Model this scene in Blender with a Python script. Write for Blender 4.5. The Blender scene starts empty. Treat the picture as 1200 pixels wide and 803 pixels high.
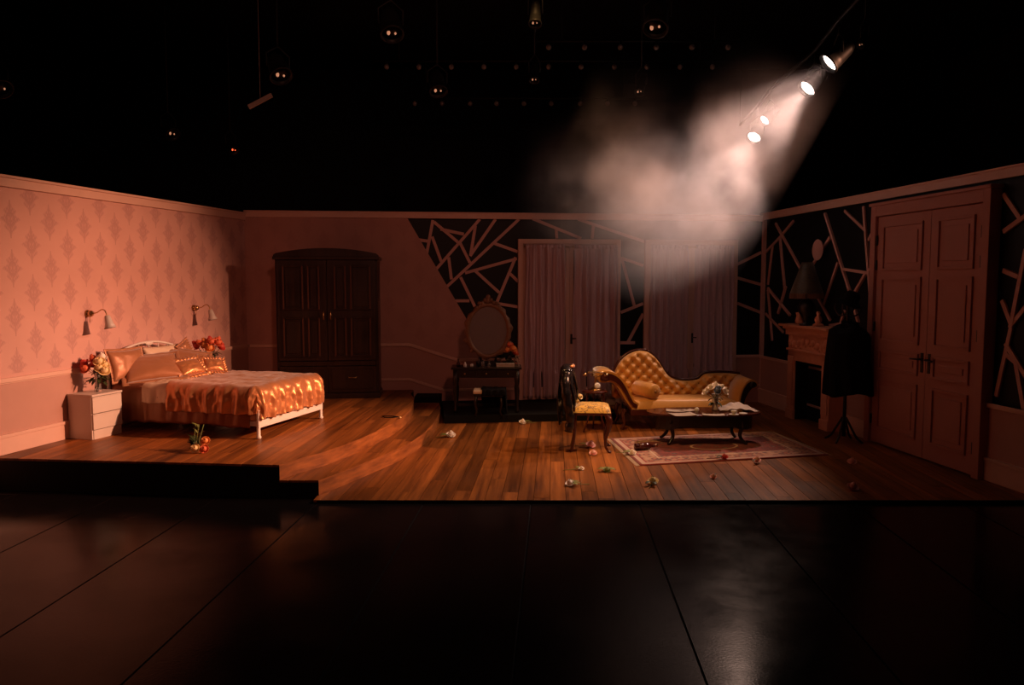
import bpy, bmesh, math, random
from mathutils import Vector, Matrix, noise
R = math.radians
PI = math.pi
random.seed(7)
SC = bpy.context.scene
COL = SC.collection

# ------------------------------------------------------------------ camera
F_PX, PITCH, CAM_H = 915.0, math.atan(71.5 / 915.0), 2.0
cam_d = bpy.data.cameras.new('camera'); cam = bpy.data.objects.new('camera', cam_d); COL.objects.link(cam)
cam_d.sensor_width = 36.0; cam_d.lens = F_PX / 1200.0 * 36.0; cam_d.clip_end = 100
cam.location = (0, 0, CAM_H); cam.rotation_euler = (PI / 2 - PITCH, 0, 0)
SC.camera = cam

# ------------------------------------------------------------------ world, exposure
world = bpy.data.worlds.new('world'); SC.world = world; world.use_nodes = True
world.node_tree.nodes['Background'].inputs[0].default_value = (0.010, 0.007, 0.008, 1)
world.node_tree.nodes['Background'].inputs[1].default_value = 0.35
SC.view_settings.view_transform = 'Standard'; SC.view_settings.look = 'None'
SC.view_settings.gamma = 1.0; SC.view_settings.exposure = 0.0; SC.view_settings.use_curve_mapping = False

def spot(name, loc, target, power, colour, size, blend, radius=0.08):
    d = bpy.data.lights.new(name, 'SPOT'); o = bpy.data.objects.new(name, d); COL.objects.link(o)
    d.energy = power; d.color = colour; d.spot_size = R(size); d.spot_blend = blend; d.shadow_soft_size = radius
    o.location = loc
    o.rotation_euler = (Vector(target) - Vector(loc)).to_track_quat('-Z', 'Y').to_euler()
    return o

# side light beyond the right flat: throws the low amber light over the bed and the papered wall
spot('side_light', (7.6, 7.3, 4.75), (-4.4, 9.1, 0.80), 7500, (1.0, 0.42, 0.235), 29, 1.0, 0.05)
# overhead spot, then two added warm fill lights for the walls, out of frame
spot('front_light', (0.2, 6.6, 6.3), (1.05, 9.5, 0.3), 760, (1.0, 0.50, 0.17), 40, 0.9, 0.08)
spot('front_fill', (1.5, -1.0, 5.6), (-2.2, 12.0, 1.5), 420, (1.0, 0.34, 0.22), 46, 1.0, 0.30)
spot('right_fill', (-4.0, 2.0, 5.6), (4.3, 10.2, 1.5), 55, (1.0, 0.26, 0.14), 36, 1.0, 0.30)

# ------------------------------------------------------------------ pixel -> place helpers
Fv = Vector((0, math.cos(PITCH), -math.sin(PITCH))); Uv = Vector((0, math.sin(PITCH), math.cos(PITCH))); Rv = Vector((1, 0, 0))
EYE = Vector((0, 0, CAM_H))
def ray(px, py): return Fv * F_PX + Rv * (px - 600.0) + Uv * (401.5 - py)
def P(px, py, z=0.0):
    r = ray(px, py); return EYE + r * ((z - CAM_H) / r.z)
def PY(px, py, y):
    r = ray(px, py); return EYE + r * (y / r.y)

# ------------------------------------------------------------------ objects helpers
def tag(o, label=None, cat=None, group=None, kind=None):
    if label: o['label'] = label
    if cat: o['category'] = cat
    if group: o['group'] = group
    if kind: o['kind'] = kind
    return o
def empty(name, loc=(0, 0, 0), rz=0.0, label=None, cat=None, group=None, kind=None):
    o = bpy.data.objects.new(name, None); COL.objects.link(o); o.empty_display_size = 0.1
    o.location = loc; o.rotation_euler = (0, 0, rz)
    return tag(o, label, cat, group, kind)
def copy_tree(o, parent=None):
    c = o.copy(); COL.objects.link(c); c.parent = parent
    for ch in list(o.children): copy_tree(ch, c)
    return c

class MB:
    """collects shapes, then links them as ONE mesh object"""
    def __init__(s): s.v = []; s.f = []; s.m = []; s.sm = []; s.T = Matrix.Identity(4)
    def add(s, vs, fs, smooth=False, mat=0):
        b = len(s.v); s.v += [tuple(s.T @ Vector(v)) for v in vs]
        for f in fs: s.f.append(tuple(b + i for i in f)); s.m.append(mat); s.sm.append(smooth)
        return s
    def box(s, c, d, rot=None, mat=0, taper=1.0):
        x, y, z = d[0] / 2, d[1] / 2, d[2] / 2
        vs = [(-x, -y, -z), (x, -y, -z), (x, y, -z), (-x, y, -z), (-x * taper, -y * taper, z), (x * taper, -y * taper, z), (x * taper, y * taper, z), (-x * taper, y * taper, z)]
        M = (rot.to_4x4() if rot else Matrix.Identity(4)); C = Vector(c)
        return s.add([M @ Vector(v) + C for v in vs], [(0, 3, 2, 1), (4, 5, 6, 7), (0, 1, 5, 4), (1, 2, 6, 5), (2, 3, 7, 6), (3, 0, 4, 7)], False, mat)
    def b2(s, a, b, mat=0):
        return s.box([(a[i] + b[i]) / 2 for i in range(3)], [abs(b[i] - a[i]) for i in range(3)], None, mat)
    def bar(s, a, b, w, h, up=(0, 0, 1), mat=0):
        a = Vector(a); b = Vector(b); d = b - a; L = d.length; x = d.normalized(); y = Vector(up).cross(x)
        if y.length < 1e-5: y = Vector((0, 1, 0)).cross(x)
        y.normalize(); z = x.cross(y); rot = Matrix((x, y, z)).transposed()
        return s.box((a + b) / 2, (L, w, h), rot, mat)
    def prism(s, poly, h, axis='z', o=0.0, mat=0, smooth=False):
        """poly (a, b) extruded along axis from o to h"""
        def mk(a, b, c): return {'z': (a, b, c), 'y': (a, c, b), 'x': (c, a, b)}[axis]
        n = len(poly); vs = [mk(a, b, o) for a, b in poly] + [mk(a, b, h) for a, b in poly]
        s.add(vs, [(i, (i + 1) % n, n + (i + 1) % n, n + i) for i in range(n)], smooth, mat)
        b = len(s.v) - 2 * n
        s.f += [tuple(b + i for i in reversed(range(n))), tuple(b + n + i for i in range(n))]; s.m += [mat, mat]; s.sm += [False, False]
        return s
    def lathe(s, prof, c=(0, 0, 0), axis=(0, 0, 1), seg=20, mat=0, smooth=True, close=True):
        q = Vector((0, 0, 1)).rotation_difference(Vector(axis).normalized()); C = Vector(c); vs = []; fs = []
        for r, z in prof:
            for i in range(seg):
                a = 2 * PI * i / seg; vs.append(q @ Vector((r * math.cos(a), r * math.sin(a), z)) + C)
        for k in range(len(prof) - 1):
            for i in range(seg):
                j = (i + 1) % seg; fs.append((k * seg + i, k * seg + j, (k + 1) * seg + j, (k + 1) * seg + i))
        if close:
            if prof[0][0] > 1e-4: fs.append(tuple(reversed(range(seg))))
            if prof[-1][0] > 1e-4: fs.append(tuple((len(prof) - 1) * seg + i for i in range(seg)))
        return s.add(vs, fs, smooth, mat)
    def tube(s, pts, r, seg=8, mat=0, smooth=True):
        pts = [Vector(p) for p in pts]; n = len(pts); rr = r if isinstance(r, (list, tuple)) else [r] * n
        vs = []; fs = []; prev = None
        for k, p in enumerate(pts):
            t = (pts[min(k + 1, n - 1)] - pts[max(k - 1, 0)]).normalized()
            if prev is None:
                prev = t.orthogonal().normalized()
            u = (prev - t * prev.dot(t)); u = u.normalized() if u.length > 1e-6 else t.orthogonal().normalized(); prev = u; w = t.cross(u)
            for i in range(seg):
                a = 2 * PI * i / seg; vs.append(p + (u * math.cos(a) + w * math.sin(a)) * rr[k])
        for k in range(n - 1):
            for i in range(seg):
                j = (i + 1) % seg; fs.append((k * seg + i, k * seg + j, (k + 1) * seg + j, (k + 1) * seg + i))
        fs.append(tuple(reversed(range(seg)))); fs.append(tuple((n - 1) * seg + i for i in range(seg)))
        return s.add(vs, fs, smooth, mat)
    def ball(s, c, r, seg=12, rings=8, mat=0):
        rx, ry, rz = r if isinstance(r, (tuple, list)) else (r, r, r); vs = []; fs = []
        for k in range(rings + 1):
            ph = PI * k / rings
            for i in range(seg):
                a = 2 * PI * i / seg
                vs.append((c[0] + rx * math.sin(ph) * math.cos(a), c[1] + ry * math.sin(ph) * math.sin(a), c[2] + rz * math.cos(ph)))
        for k in range(rings):
            for i in range(seg):
                j = (i + 1) % seg; fs.append((k * seg + i, (k + 1) * seg + i, (k + 1) * seg + j, k * seg + j))
        return s.add(vs, fs, True, mat)
    def grid(s, fn, nu, nv, mat=0, smooth=True, wrap=False):
        vs = [fn(i / nu, j / nv) for i in range(nu + 1) for j in range(nv + 1)]
        fs = [(i * (nv + 1) + j, (i + 1) * (nv + 1) + j, (i + 1) * (nv + 1) + j + 1, i * (nv + 1) + j + 1) for i in range(nu) for j in range(nv)]
        return s.add(vs, fs, smooth, mat)
    def build(s, name, mats, parent=None, bevel=0.0, sub=0, solid=0.0, loc=None, rz=0.0, weld=True):
        me = bpy.data.meshes.new(name); me.from_pydata(s.v, [], s.f)
        for m in (mats if isinstance(mats, (list, tuple)) else [mats]): me.materials.append(m)
        me.polygons.foreach_set('material_index', s.m); me.polygons.foreach_set('use_smooth', s.sm)
        bm = bmesh.new(); bm.from_mesh(me)
        if weld: bmesh.ops.remove_doubles(bm, verts=bm.verts, dist=1e-5)
        bmesh.ops.recalc_face_normals(bm, faces=bm.faces); bm.to_mesh(me); bm.free()
        o = bpy.data.objects.new(name, me); COL.objects.link(o)
        if parent: o.parent = parent
        if loc is not None: o.location = loc; o.rotation_euler = (0, 0, rz)
        if solid: md = o.modifiers.new('solid', 'SOLIDIFY'); md.thickness = solid; md.offset = 0
        if bevel: md = o.modifiers.new('bevel', 'BEVEL'); md.width = bevel; md.segments = 2; md.limit_method = 'ANGLE'; md.angle_limit = R(40)
        if sub: md = o.modifiers.new('sub', 'SUBSURF'); md.levels = sub; md.render_levels = sub
        return o

def spline(pts, n=8):
    """Catmull-Rom through pts (tuples of any length)"""
    out = []
    for i in range(len(pts) - 1):
        p0 = pts[max(i - 1, 0)]; p1 = pts[i]; p2 = pts[i + 1]; p3 = pts[min(i + 2, len(pts) - 1)]
        for k in range(n):
            t = k / n
            out.append(tuple(0.5 * (2 * b + (c - a) * t + (2 * a - 5 * b + 4 * c - d) * t * t + (-a + 3 * b - 3 * c + d) * t ** 3) for a, b, c, d in zip(p0, p1, p2, p3)))
    out.append(tuple(pts[-1])); return out
def interp(pts, x):
    if x <= pts[0][0]: return pts[0][1]
    for (a, b), (c, d) in zip(pts, pts[1:]):
        if x <= c:
            t = (x - a) / (c - a); return b + (d - b) * t
    return pts[-1][1]

# ------------------------------------------------------------------ materials
class NT:
    def __init__(s, mat): s.t = mat.node_tree; s.n = s.t.nodes
    def val(s, x, inp):
        if isinstance(x, E): s.t.links.new(x.o, inp)
        else: inp.default_value = x
    def math(s, op, *a):
        nd = s.n.new('ShaderNodeMath'); nd.operation = op
        for i, x in enumerate(a): s.val(x, nd.inputs[i])
        return E(s, nd.outputs[0])
class E:
    def __init__(s, nt, o): s.nt = nt; s.o = o
    def __add__(s, b): return s.nt.math('ADD', s, b)
    __radd__ = __add__
    def __sub__(s, b): return s.nt.math('SUBTRACT', s, b)
    def __rsub__(s, b): return s.nt.math('SUBTRACT', b, s)
    def __mul__(s, b): return s.nt.math('MULTIPLY', s, b)
    __rmul__ = __mul__
    def __truediv__(s, b): return s.nt.math('DIVIDE', s, b)
    def abs(s): return s.nt.math('ABSOLUTE', s)
    def fl(s): return s.nt.math('FLOOR', s)
    def cos(s): return s.nt.math('COSINE', s)
    def sin(s): return s.nt.math('SINE', s)
    def mod(s, b): return s.nt.math('FLOORED_MODULO', s, b)
    def gt(s, b): return s.nt.math('GREATER_THAN', s, b)
    def lt(s, b): return s.nt.math('LESS_THAN', s, b)
    def mx(s, b): return s.nt.math('MAXIMUM', s, b)
    def mn(s, b): return s.nt.math('MINIMUM', s, b)
    def pw(s, b): return s.nt.math('POWER', s, b)
    def clamp(s): return s.mx(0.0).mn(1.0)

def mat(name, col, rough=0.6, metal=0.0, spec=0.5, emit=None, estr=0.0, sheen=0.0, coat=0.0, trans=0.0, vary=0.0, bump=0.0, bscale=30.0, alpha=1.0):
    m = bpy.data.materials.new(name); m.use_nodes = True; b = m.node_tree.nodes['Principled BSDF']
    b.inputs['Base Color'].default_value = (*col, 1); b.inputs['Roughness'].default_value = rough; b.inputs['Metallic'].default_value = metal
    b.inputs['Specular IOR Level'].default_value = spec; b.inputs['Sheen Weight'].default_value = sheen; b.inputs['Coat Weight'].default_value = coat
    b.inputs['Transmission Weight'].default_value = trans; b.inputs['Alpha'].default_value = alpha
    if emit: b.inputs['Emission Color'].default_value = (*emit, 1); b.inputs['Emission Strength'].default_value = estr
    nt = m.node_tree
    if vary or bump:
        tc = nt.nodes.new('ShaderNodeTexCoord'); n = nt.nodes.new('ShaderNodeTexNoise'); n.inputs['Scale'].default_value = bscale; n.inputs['Detail'].default_value = 4
        nt.links.new(tc.outputs['Object'], n.inputs['Vector'])
        if vary:
            mx = nt.nodes.new('ShaderNodeMix'); mx.data_type = 'RGBA'
            mx.inputs[6].default_value = (*[c * (1 - vary) for c in col], 1); mx.inputs[7].default_value = (*[min(1, c * (1 + vary)) for c in col], 1)
            nt.links.new(n.outputs['Fac'], mx.inputs[0]); nt.links.new(mx.outputs[2], b.inputs['Base Color'])
        if bump:
            bp = nt.nodes.new('ShaderNodeBump'); bp.inputs['Strength'].default_value = bump; bp.inputs['Distance'].default_value = 0.01
            nt.links.new(n.outputs['Fac'], bp.inputs['Height']); nt.links.new(bp.outputs['Normal'], b.inputs['Normal'])
    return m

def ramp(nt, fac, stops):
    r = nt.nodes.new('ShaderNodeValToRGB'); r.color_ramp.elements[0].position = stops[0][0]; r.color_ramp.elements[0].color = (*stops[0][1], 1)
    r.color_ramp.elements[1].position = stops[-1][0]; r.color_ramp.elements[1].color = (*stops[-1][1], 1)
    for p, c in stops[1:-1]:
        e = r.color_ramp.elements.new(p); e.color = (*c, 1)
    nt.links.new(fac, r.inputs[0]); return r.outputs[0]

def wood_mat(name, dark, light, rough, ang=0.0, grain=(26, 1.1, 26), coat=0.0, rnd=0.0):
    m = bpy.data.materials.new(name); m.use_nodes = True; nt = m.node_tree; b = nt.nodes['Principled BSDF']
    tc = nt.nodes.new('ShaderNodeTexCoord'); mp = nt.nodes.new('ShaderNodeMapping'); mp.vector_type = 'POINT'
    mp.inputs['Rotation'].default_value = (0, 0, ang)
    mp2 = nt.nodes.new('ShaderNodeMapping'); mp2.inputs['Scale'].default_value = grain
    nt.links.new(tc.outputs['Object'], mp.inputs[0]); nt.links.new(mp.outputs[0], mp2.inputs[0])
    oi = nt.nodes.new('ShaderNodeObjectInfo')
    off = nt.nodes.new('ShaderNodeVectorMath'); off.operation = 'ADD'; sc = nt.nodes.new('ShaderNodeMath'); sc.operation = 'MULTIPLY'; sc.inputs[1].default_value = 37.0 if rnd else 0.0
    nt.links.new(oi.outputs['Random'], sc.inputs[0]); nt.links.new(mp2.outputs[0], off.inputs[0]); nt.links.new(sc.outputs[0], off.inputs[1])
    n = nt.nodes.new('ShaderNodeTexNoise'); n.inputs['Scale'].default_value = 1.0; n.inputs['Detail'].default_value = 5; n.inputs['Roughness'].default_value = 0.6
    nt.links.new(off.outputs[0], n.inputs['Vector'])
    col = ramp(nt, n.outputs['Fac'], [(0.22, dark), (0.52, tuple((a + c) / 2 for a, c in zip(dark, light))), (0.82, light)])
    hs = nt.nodes.new('ShaderNodeHueSaturation'); nt.links.new(col, hs.inputs['Color'])
    mr = nt.nodes.new('ShaderNodeMapRange'); mr.inputs['To Min'].default_value = 1 - rnd; mr.inputs['To Max'].default_value = 1 + rnd
    nt.links.new(oi.outputs['Random'], mr.inputs['Value']); nt.links.new(mr.outputs[0], hs.inputs['Value'])
    # worn, scuffed patches
    n2 = nt.nodes.new('ShaderNodeTexNoise'); n2.inputs['Scale'].default_value = 1.7; n2.inputs['Detail'].default_value = 6
    nt.links.new(tc.outputs['Object'], n2.inputs['Vector'])
    mr2 = nt.nodes.new('ShaderNodeMapRange'); mr2.inputs['From Min'].default_value = 0.3; mr2.inputs['From Max'].default_value = 0.7; mr2.inputs['To Min'].default_value = rough - 0.07; mr2.inputs['To Max'].default_value = rough + 0.1
    nt.links.new(n2.outputs['Fac'], mr2.inputs['Value']); nt.links.new(mr2.outputs[0], b.inputs['Roughness'])
    nt.links.new(hs.outputs[0], b.inputs['Base Color']); b.inputs['Specular IOR Level'].default_value = 0.25 if rnd else 0.5; b.inputs['Coat Weight'].default_value = coat; b.inputs['Coat Roughness'].default_value = 0.25
    bp = nt.nodes.new('ShaderNodeBump'); bp.inputs['Strength'].default_value = 0.25; bp.inputs['Distance'].default_value = 0.004
    nt.links.new(n.outputs['Fac'], bp.inputs['Height']); nt.links.new(bp.outputs['Normal'], b.inputs['Normal'])
    return m

def wallpaper(name, base, print_col, u0, z0, zmin, strength=1.0, pitch=0.49):
    """pink paper with a printed damask ornament on a staggered grid (flat print)"""
    m = bpy.data.materials.new(name); m.use_nodes = True; nt = m.node_tree; b = nt.nodes['Principled BSDF']; X = NT(m)
    tc = nt.nodes.new('ShaderNodeTexCoord'); sp = nt.nodes.new('ShaderNodeSeparateXYZ'); nt.links.new(tc.outputs['Object'], sp.inputs[0])
    u = E(X, sp.outputs[0]) - u0; z = E(X, sp.outputs[2]) - z0
    def motif(u, z):
        a = (u + pitch / 2).mod(pitch) - pitch / 2; c = (z + pitch / 2).mod(pitch) - pitch / 2
        au = a.abs(); ac = c.abs()
        env = (1.0 - ac * (1 / 0.175)).clamp()
        width = env.pw(0.75) * (0.112 + 0.022 * (c * 72.0).cos())
        body = (width - au) * 40.0
        lace = 0.60 + 0.40 * ((au * 190.0).cos() * (c * 120.0 + au * 60.0).sin())
        ring = ((au * au + (ac * 0.75) * (ac * 0.75)).pw(0.5) - 0.045).abs().lt(0.009)
        stemm = au.lt(0.006) * ac.lt(0.19)
        return (body.clamp() * lace).mx(ring * 0.9).mx(stemm * 0.9)
    k = motif(u, z).mx(motif(u + pitch / 2, z + pitch / 2)) * E(X, sp.outputs[2]).gt(zmin) * strength
    n = nt.nodes.new('ShaderNodeTexNoise'); n.inputs['Scale'].default_value = 2.2; n.inputs['Detail'].default_value = 5; nt.links.new(tc.outputs['Object'], n.inputs['Vector'])
    mx0 = nt.nodes.new('ShaderNodeMix'); mx0.data_type = 'RGBA'; mx0.inputs[6].default_value = (*[c * 0.88 for c in base], 1); mx0.inputs[7].default_value = (*[c * 1.1 for c in base], 1)
    nt.links.new(n.outputs['Fac'], mx0.inputs[0])
    mx = nt.nodes.new('ShaderNodeMix'); mx.data_type = 'RGBA'; nt.links.new(k.o, mx.inputs[0]); nt.links.new(mx0.outputs[2], mx.inputs[6]); mx.inputs[7].default_value = (*print_col, 1)
    nt.links.new(mx.outputs[2], b.inputs['Base Color']); b.inputs['Roughness'].default_value = 0.75
    return m

M = {}
PL_ANG = math.atan(50 / 915)
M['plank'] = wood_mat('stage plank', (0.065, 0.019, 0.006), (0.42, 0.136, 0.026), 0.42, PL_ANG, grain=(16, 0.8, 16), rnd=0.42)
M['riser'] = wood_mat('step riser', (0.09, 0.028, 0.010), (0.46, 0.155, 0.036), 0.38, 0, grain=(3, 3, 20))  # light on the right-facing risers put into a brighter wood colour
M['black'] = mat('black paint', (0.006, 0.006, 0.006), 0.75, spec=0.2)
M['masking'] = mat('black masking', (0.022, 0.020, 0.022), 0.95, spec=0.05)
M['trim'] = mat('painted trim', (0.70, 0.45, 0.36), 0.5, vary=0.06, bscale=9)
M['pink'] = mat('painted dado', (0.50, 0.28, 0.225), 0.7, vary=0.08, bscale=4)
M['door_paint'] = mat('door paint', (0.46, 0.20, 0.155), 0.65, vary=0.06, bscale=5)
M['white'] = mat('white lacquer', (0.66, 0.55, 0.47), 0.4)
M['white_metal'] = mat('white metal', (0.75, 0.68, 0.6), 0.35)
M['glass_black'] = mat('black glazing', (0.008, 0.009, 0.010), 0.45, spec=0.2)
M['strip'] = mat('pink strip', (0.62, 0.36, 0.31), 0.6)
M['dark_wood'] = wood_mat('dark wardrobe wood', (0.010, 0.006, 0.005), (0.042, 0.018, 0.011), 0.34, 0, grain=(18, 18, 1.2))
M['moulding_highlight'] = mat('wardrobe moulding highlight', (0.085, 0.028, 0.015), 0.4)  # warm highlight painted onto the upright moulding sticks
M['ebony'] = mat('ebony wood', (0.012, 0.007, 0.006), 0.32, spec=0.5)
M['mahogany'] = mat('mahogany', (0.07, 0.014, 0.008), 0.22, spec=0.6, coat=0.4)
M['chrome'] = mat('brass', (0.75, 0.5, 0.28), 0.18, metal=1.0)
M['brass'] = mat('old brass', (0.55, 0.34, 0.15), 0.3, metal=1.0)
M['shade'] = mat('lamp shade metal', (0.52, 0.46, 0.42), 0.45)
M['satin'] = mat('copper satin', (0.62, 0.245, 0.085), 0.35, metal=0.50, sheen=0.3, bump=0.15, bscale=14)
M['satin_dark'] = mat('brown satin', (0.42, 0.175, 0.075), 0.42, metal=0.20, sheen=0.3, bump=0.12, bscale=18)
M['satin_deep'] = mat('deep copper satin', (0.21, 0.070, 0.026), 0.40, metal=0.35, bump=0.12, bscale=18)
M['cream'] = mat('cream sheet', (0.70, 0.52, 0.36), 0.6, bump=0.1, bscale=20)
M['mattress'] = mat('mattress ticking', (0.45, 0.22, 0.12), 0.8)
M['gold_vel'] = mat('gold velvet', (0.64, 0.30, 0.05), 0.48, sheen=0.5, vary=0.12, bump=0.2, bscale=22)
M['button'] = mat('gold button', (0.30, 0.14, 0.03), 0.5)
M['sheer'] = mat('sheer curtain', (0.60, 0.43, 0.46), 0.7, sheen=0.3)
M['leather'] = mat('black satin jacket', (0.010, 0.008, 0.009), 0.24, spec=0.7)
M['cloth_black'] = mat('black cloth', (0.007, 0.006, 0.007), 0.85, spec=0.1, bump=0.3)
M['mirror'] = mat('dulled mirror glass', (0.20, 0.17, 0.165), 0.38, metal=0.35, vary=0.1)
M['giltwood'] = mat('gilt frame', (0.20, 0.105, 0.06), 0.5, metal=0.3, vary=0.3, bscale=25, bump=0.5)
M['glass'] = mat('clear glass', (0.9, 0.88, 0.85), 0.06, trans=0.92)
M['milk'] = mat('frosted vase', (0.62, 0.52, 0.46), 0.35)
M['paper'] = mat('paper', (0.42, 0.33, 0.28), 0.8)
M['porcelain'] = mat('porcelain', (0.72, 0.66, 0.60), 0.2)
M['mantel'] = mat('mantel paint', (0.68, 0.31, 0.19), 0.6, vary=0.15, bscale=12)
M['leaf'] = mat('leaf green', (0.035, 0.05, 0.012), 0.55, vary=0.3)
M['leaf_pale'] = mat('pale leaf', (0.20, 0.22, 0.05), 0.55, vary=0.3)
M['r_white'] = mat('white petal', (0.92, 0.80, 0.68), 0.6)
M['r_pink'] = mat('pink petal', (0.90, 0.48, 0.40), 0.6)
M['r_red'] = mat('red petal', (0.52, 0.045, 0.03), 0.6)
M['r_coral'] = mat('coral petal', (0.70, 0.15, 0.06), 0.6)
M['r_orange'] = mat('orange petal', (0.80, 0.30, 0.08), 0.6)
M['r_yellow'] = mat('yellow petal', (0.86, 0.66, 0.32), 0.6)
M['r_blue'] = mat('blue petal', (0.10, 0.13, 0.20), 0.6)
M['bottle'] = mat('wine bottle', (0.05, 0.008, 0.006), 0.12, spec=0.7)
M['house'] = mat('lamp housing black', (0.010, 0.010, 0.010), 0.5, spec=0.3)
M['lens_dark'] = mat('dark lens', (0.012, 0.012, 0.014), 0.35, spec=0.3)

# printed paper walls are made in wall frames, see below
def grid_fabric(name, base, line, sc):
    m = mat(name, base, 0.5, sheen=0.3); nt = m.node_tree; b = nt.nodes['Principled BSDF']
    tc = nt.nodes.new('ShaderNodeTexCoord'); v = nt.nodes.new('ShaderNodeTexVoronoi'); v.feature = 'DISTANCE_TO_EDGE'; v.inputs['Scale'].default_value = sc
    nz = nt.nodes.new('ShaderNodeTexNoise'); nz.inputs['Scale'].default_value = sc * 0.8
    mx = nt.nodes.new('ShaderNodeMix'); mx.data_type = 'VECTOR'; mx.inputs[0].default_value = 0.25
    nt.links.new(tc.outputs['Object'], mx.inputs[4]); nt.links.new(nz.outputs['Color'], mx.inputs[5]); nt.links.new(tc.outputs['Object'], nz.inputs['Vector'])
    nt.links.new(mx.outputs[1], v.inputs['Vector'])
    c = ramp(nt, v.outputs['Distance'], [(0.0, line), (0.09, base), (1.0, base)]); nt.links.new(c, b.inputs['Base Color'])
    return m
M['seat_fabric'] = grid_fabric('yellow scroll damask', (0.78, 0.43, 0.06), (0.14, 0.06, 0.015), 13)

# ------------------------------------------------------------------ walls' frames
Y_CL, Y_CR = 12.0, 12.89
WA = P(0, 534, 0.29); CL = PY(288, 330, Y_CL); CR = PY(894, 330, Y_CR)
RA = P(1026, 518, 0); RB = P(1154, 562, 0)
for v_ in (WA, CL, CR, RA, RB): v_.z = 0
d_r = (RB - RA).normalized()
CR = RA + d_r * ((Y_CR - RA.y) / d_r.y)
RE = RA + d_r * ((5.2 - RA.y) / d_r.y)
d_l = (CL - WA).normalized(); LA = WA - d_l * 2.2
class Wall:
    def __init__(s, a, b):
        s.a = a; s.d = (b - a).normalized(); s.n = Vector((s.d.y, -s.d.x, 0)); s.L = (b - a).length; s.rz = math.atan2(s.d.y, s.d.x)
    def uz(s, px, py, off=0.0):
        r = ray(px, py); t = (s.a + s.n * off - EYE).dot(s.n) / r.dot(s.n); p = EYE + r * t - s.a
        return p.dot(s.d), p.z
    def W(s, u, off, z): return s.a + s.d * u + s.n * off + Vector((0, 0, z))
    def obj(s, mb, name, m, parent=None, **k):
        return mb.build(name, m, parent, loc=(s.a if parent is None else (0, 0, 0)), rz=(s.rz if parent is None else 0), **k)
LW = Wall(LA, CL); BW = Wall(CL, CR); RW = Wall(CR, RE)
H = 3.10; T = 0.10
# local frame of a wall: x along it, -y into the room

# ================================================================== SETTING
HL, HB, HR = 3.03, 3.07, 3.10
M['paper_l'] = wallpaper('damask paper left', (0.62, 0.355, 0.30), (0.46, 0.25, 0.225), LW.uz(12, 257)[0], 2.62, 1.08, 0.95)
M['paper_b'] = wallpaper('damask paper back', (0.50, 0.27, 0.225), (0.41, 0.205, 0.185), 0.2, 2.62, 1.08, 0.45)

def struct(mb, name, m, wall=None, parent=None, **k):
    o = wall.obj(mb, name, m, parent, **k) if wall else mb.build(name, m, parent, **k)
    if parent is None: o['kind'] = 'structure'
    return o

# ---- left wall, papered
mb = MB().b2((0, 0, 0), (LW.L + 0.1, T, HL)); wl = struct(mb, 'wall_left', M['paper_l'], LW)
mb = MB().b2((0, -0.012, 0.29), (LW.L, 0.0, 1.0)); struct(mb, 'dado_panel', M['pink'], None, wl)
mb = MB()
for z0, z1, d in ((1.0, 1.045, 0.035), (0.985, 1.0, 0.02)): mb.b2((0, -d, z0), (LW.L, 0.0, z1))
struct(mb, 'trim_1', M['trim'], LW, bevel=0.006)
mb = MB().b2((0, -0.025, 0.29), (LW.L, 0, 0.47)); mb.b2((0, -0.035, 0.455), (LW.L, 0, 0.49)); struct(mb, 'baseboard_left', M['trim'], LW, bevel=0.004)
mb = MB().b2((0, -0.03, HL - 0.10), (LW.L, 0.0, HL + 0.012)); mb.b2((0, -0.05, HL - 0.012), (LW.L, 0.1, HL + 0.015)); struct(mb, 'trim_2', M['trim'], LW, bevel=0.004)

# ---- back wall: solid papered part with a slanted edge, then black glazing behind a net of strips
ZW = 0.77
c_top = BW.uz(474, 256); c_bot = (BW.uz(547, 376)[0] + 0.0, BW.uz(547, 376)[1])
k_ = (c_bot[0] - c_top[0]) / (c_bot[1] - c_top[1])
u_top = c_top[0] + k_ * (HB - 0.10 - c_top[1]); u_bot = c_top[0] + k_ * (ZW - c_top[1])
W1 = (BW.uz(607, 281)[0], BW.uz(727, 281)[0]); W2 = (BW.uz(755.5, 281)[0], BW.uz(864, 281)[0]); WT = 2.67
poly = [(0, 0), (W1[0], 0), (W1[0], ZW), (u_bot, ZW), (u_top, HB - 0.02), (0, HB - 0.02)]
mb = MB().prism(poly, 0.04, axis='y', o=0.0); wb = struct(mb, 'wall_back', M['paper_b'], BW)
mb = MB()
for a, b in ((W1[1], W2[0]), (W2[1], BW.L)): mb.b2((a, 0.0, 0), (b, 0.04, ZW))
mb.build('dado_panel', M['pink'], wb)
mb = MB()
for a, b, z0, z1 in ((0, BW.L, HB - 0.09, HB - 0.0),): mb.b2((a, -0.03, z0), (b, 0.0, z1)); mb.b2((a, -0.045, z1 - 0.012), (b, 0.1, z1 + 0.01))
struct(mb, 'trim_3', M['trim'], BW, bevel=0.004)
mb = MB().b2((0, 0.045, 0.0), (BW.L + 0.2, 0.10, HB)); mb.build('glazing', M['glass_black'], wb)
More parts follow.
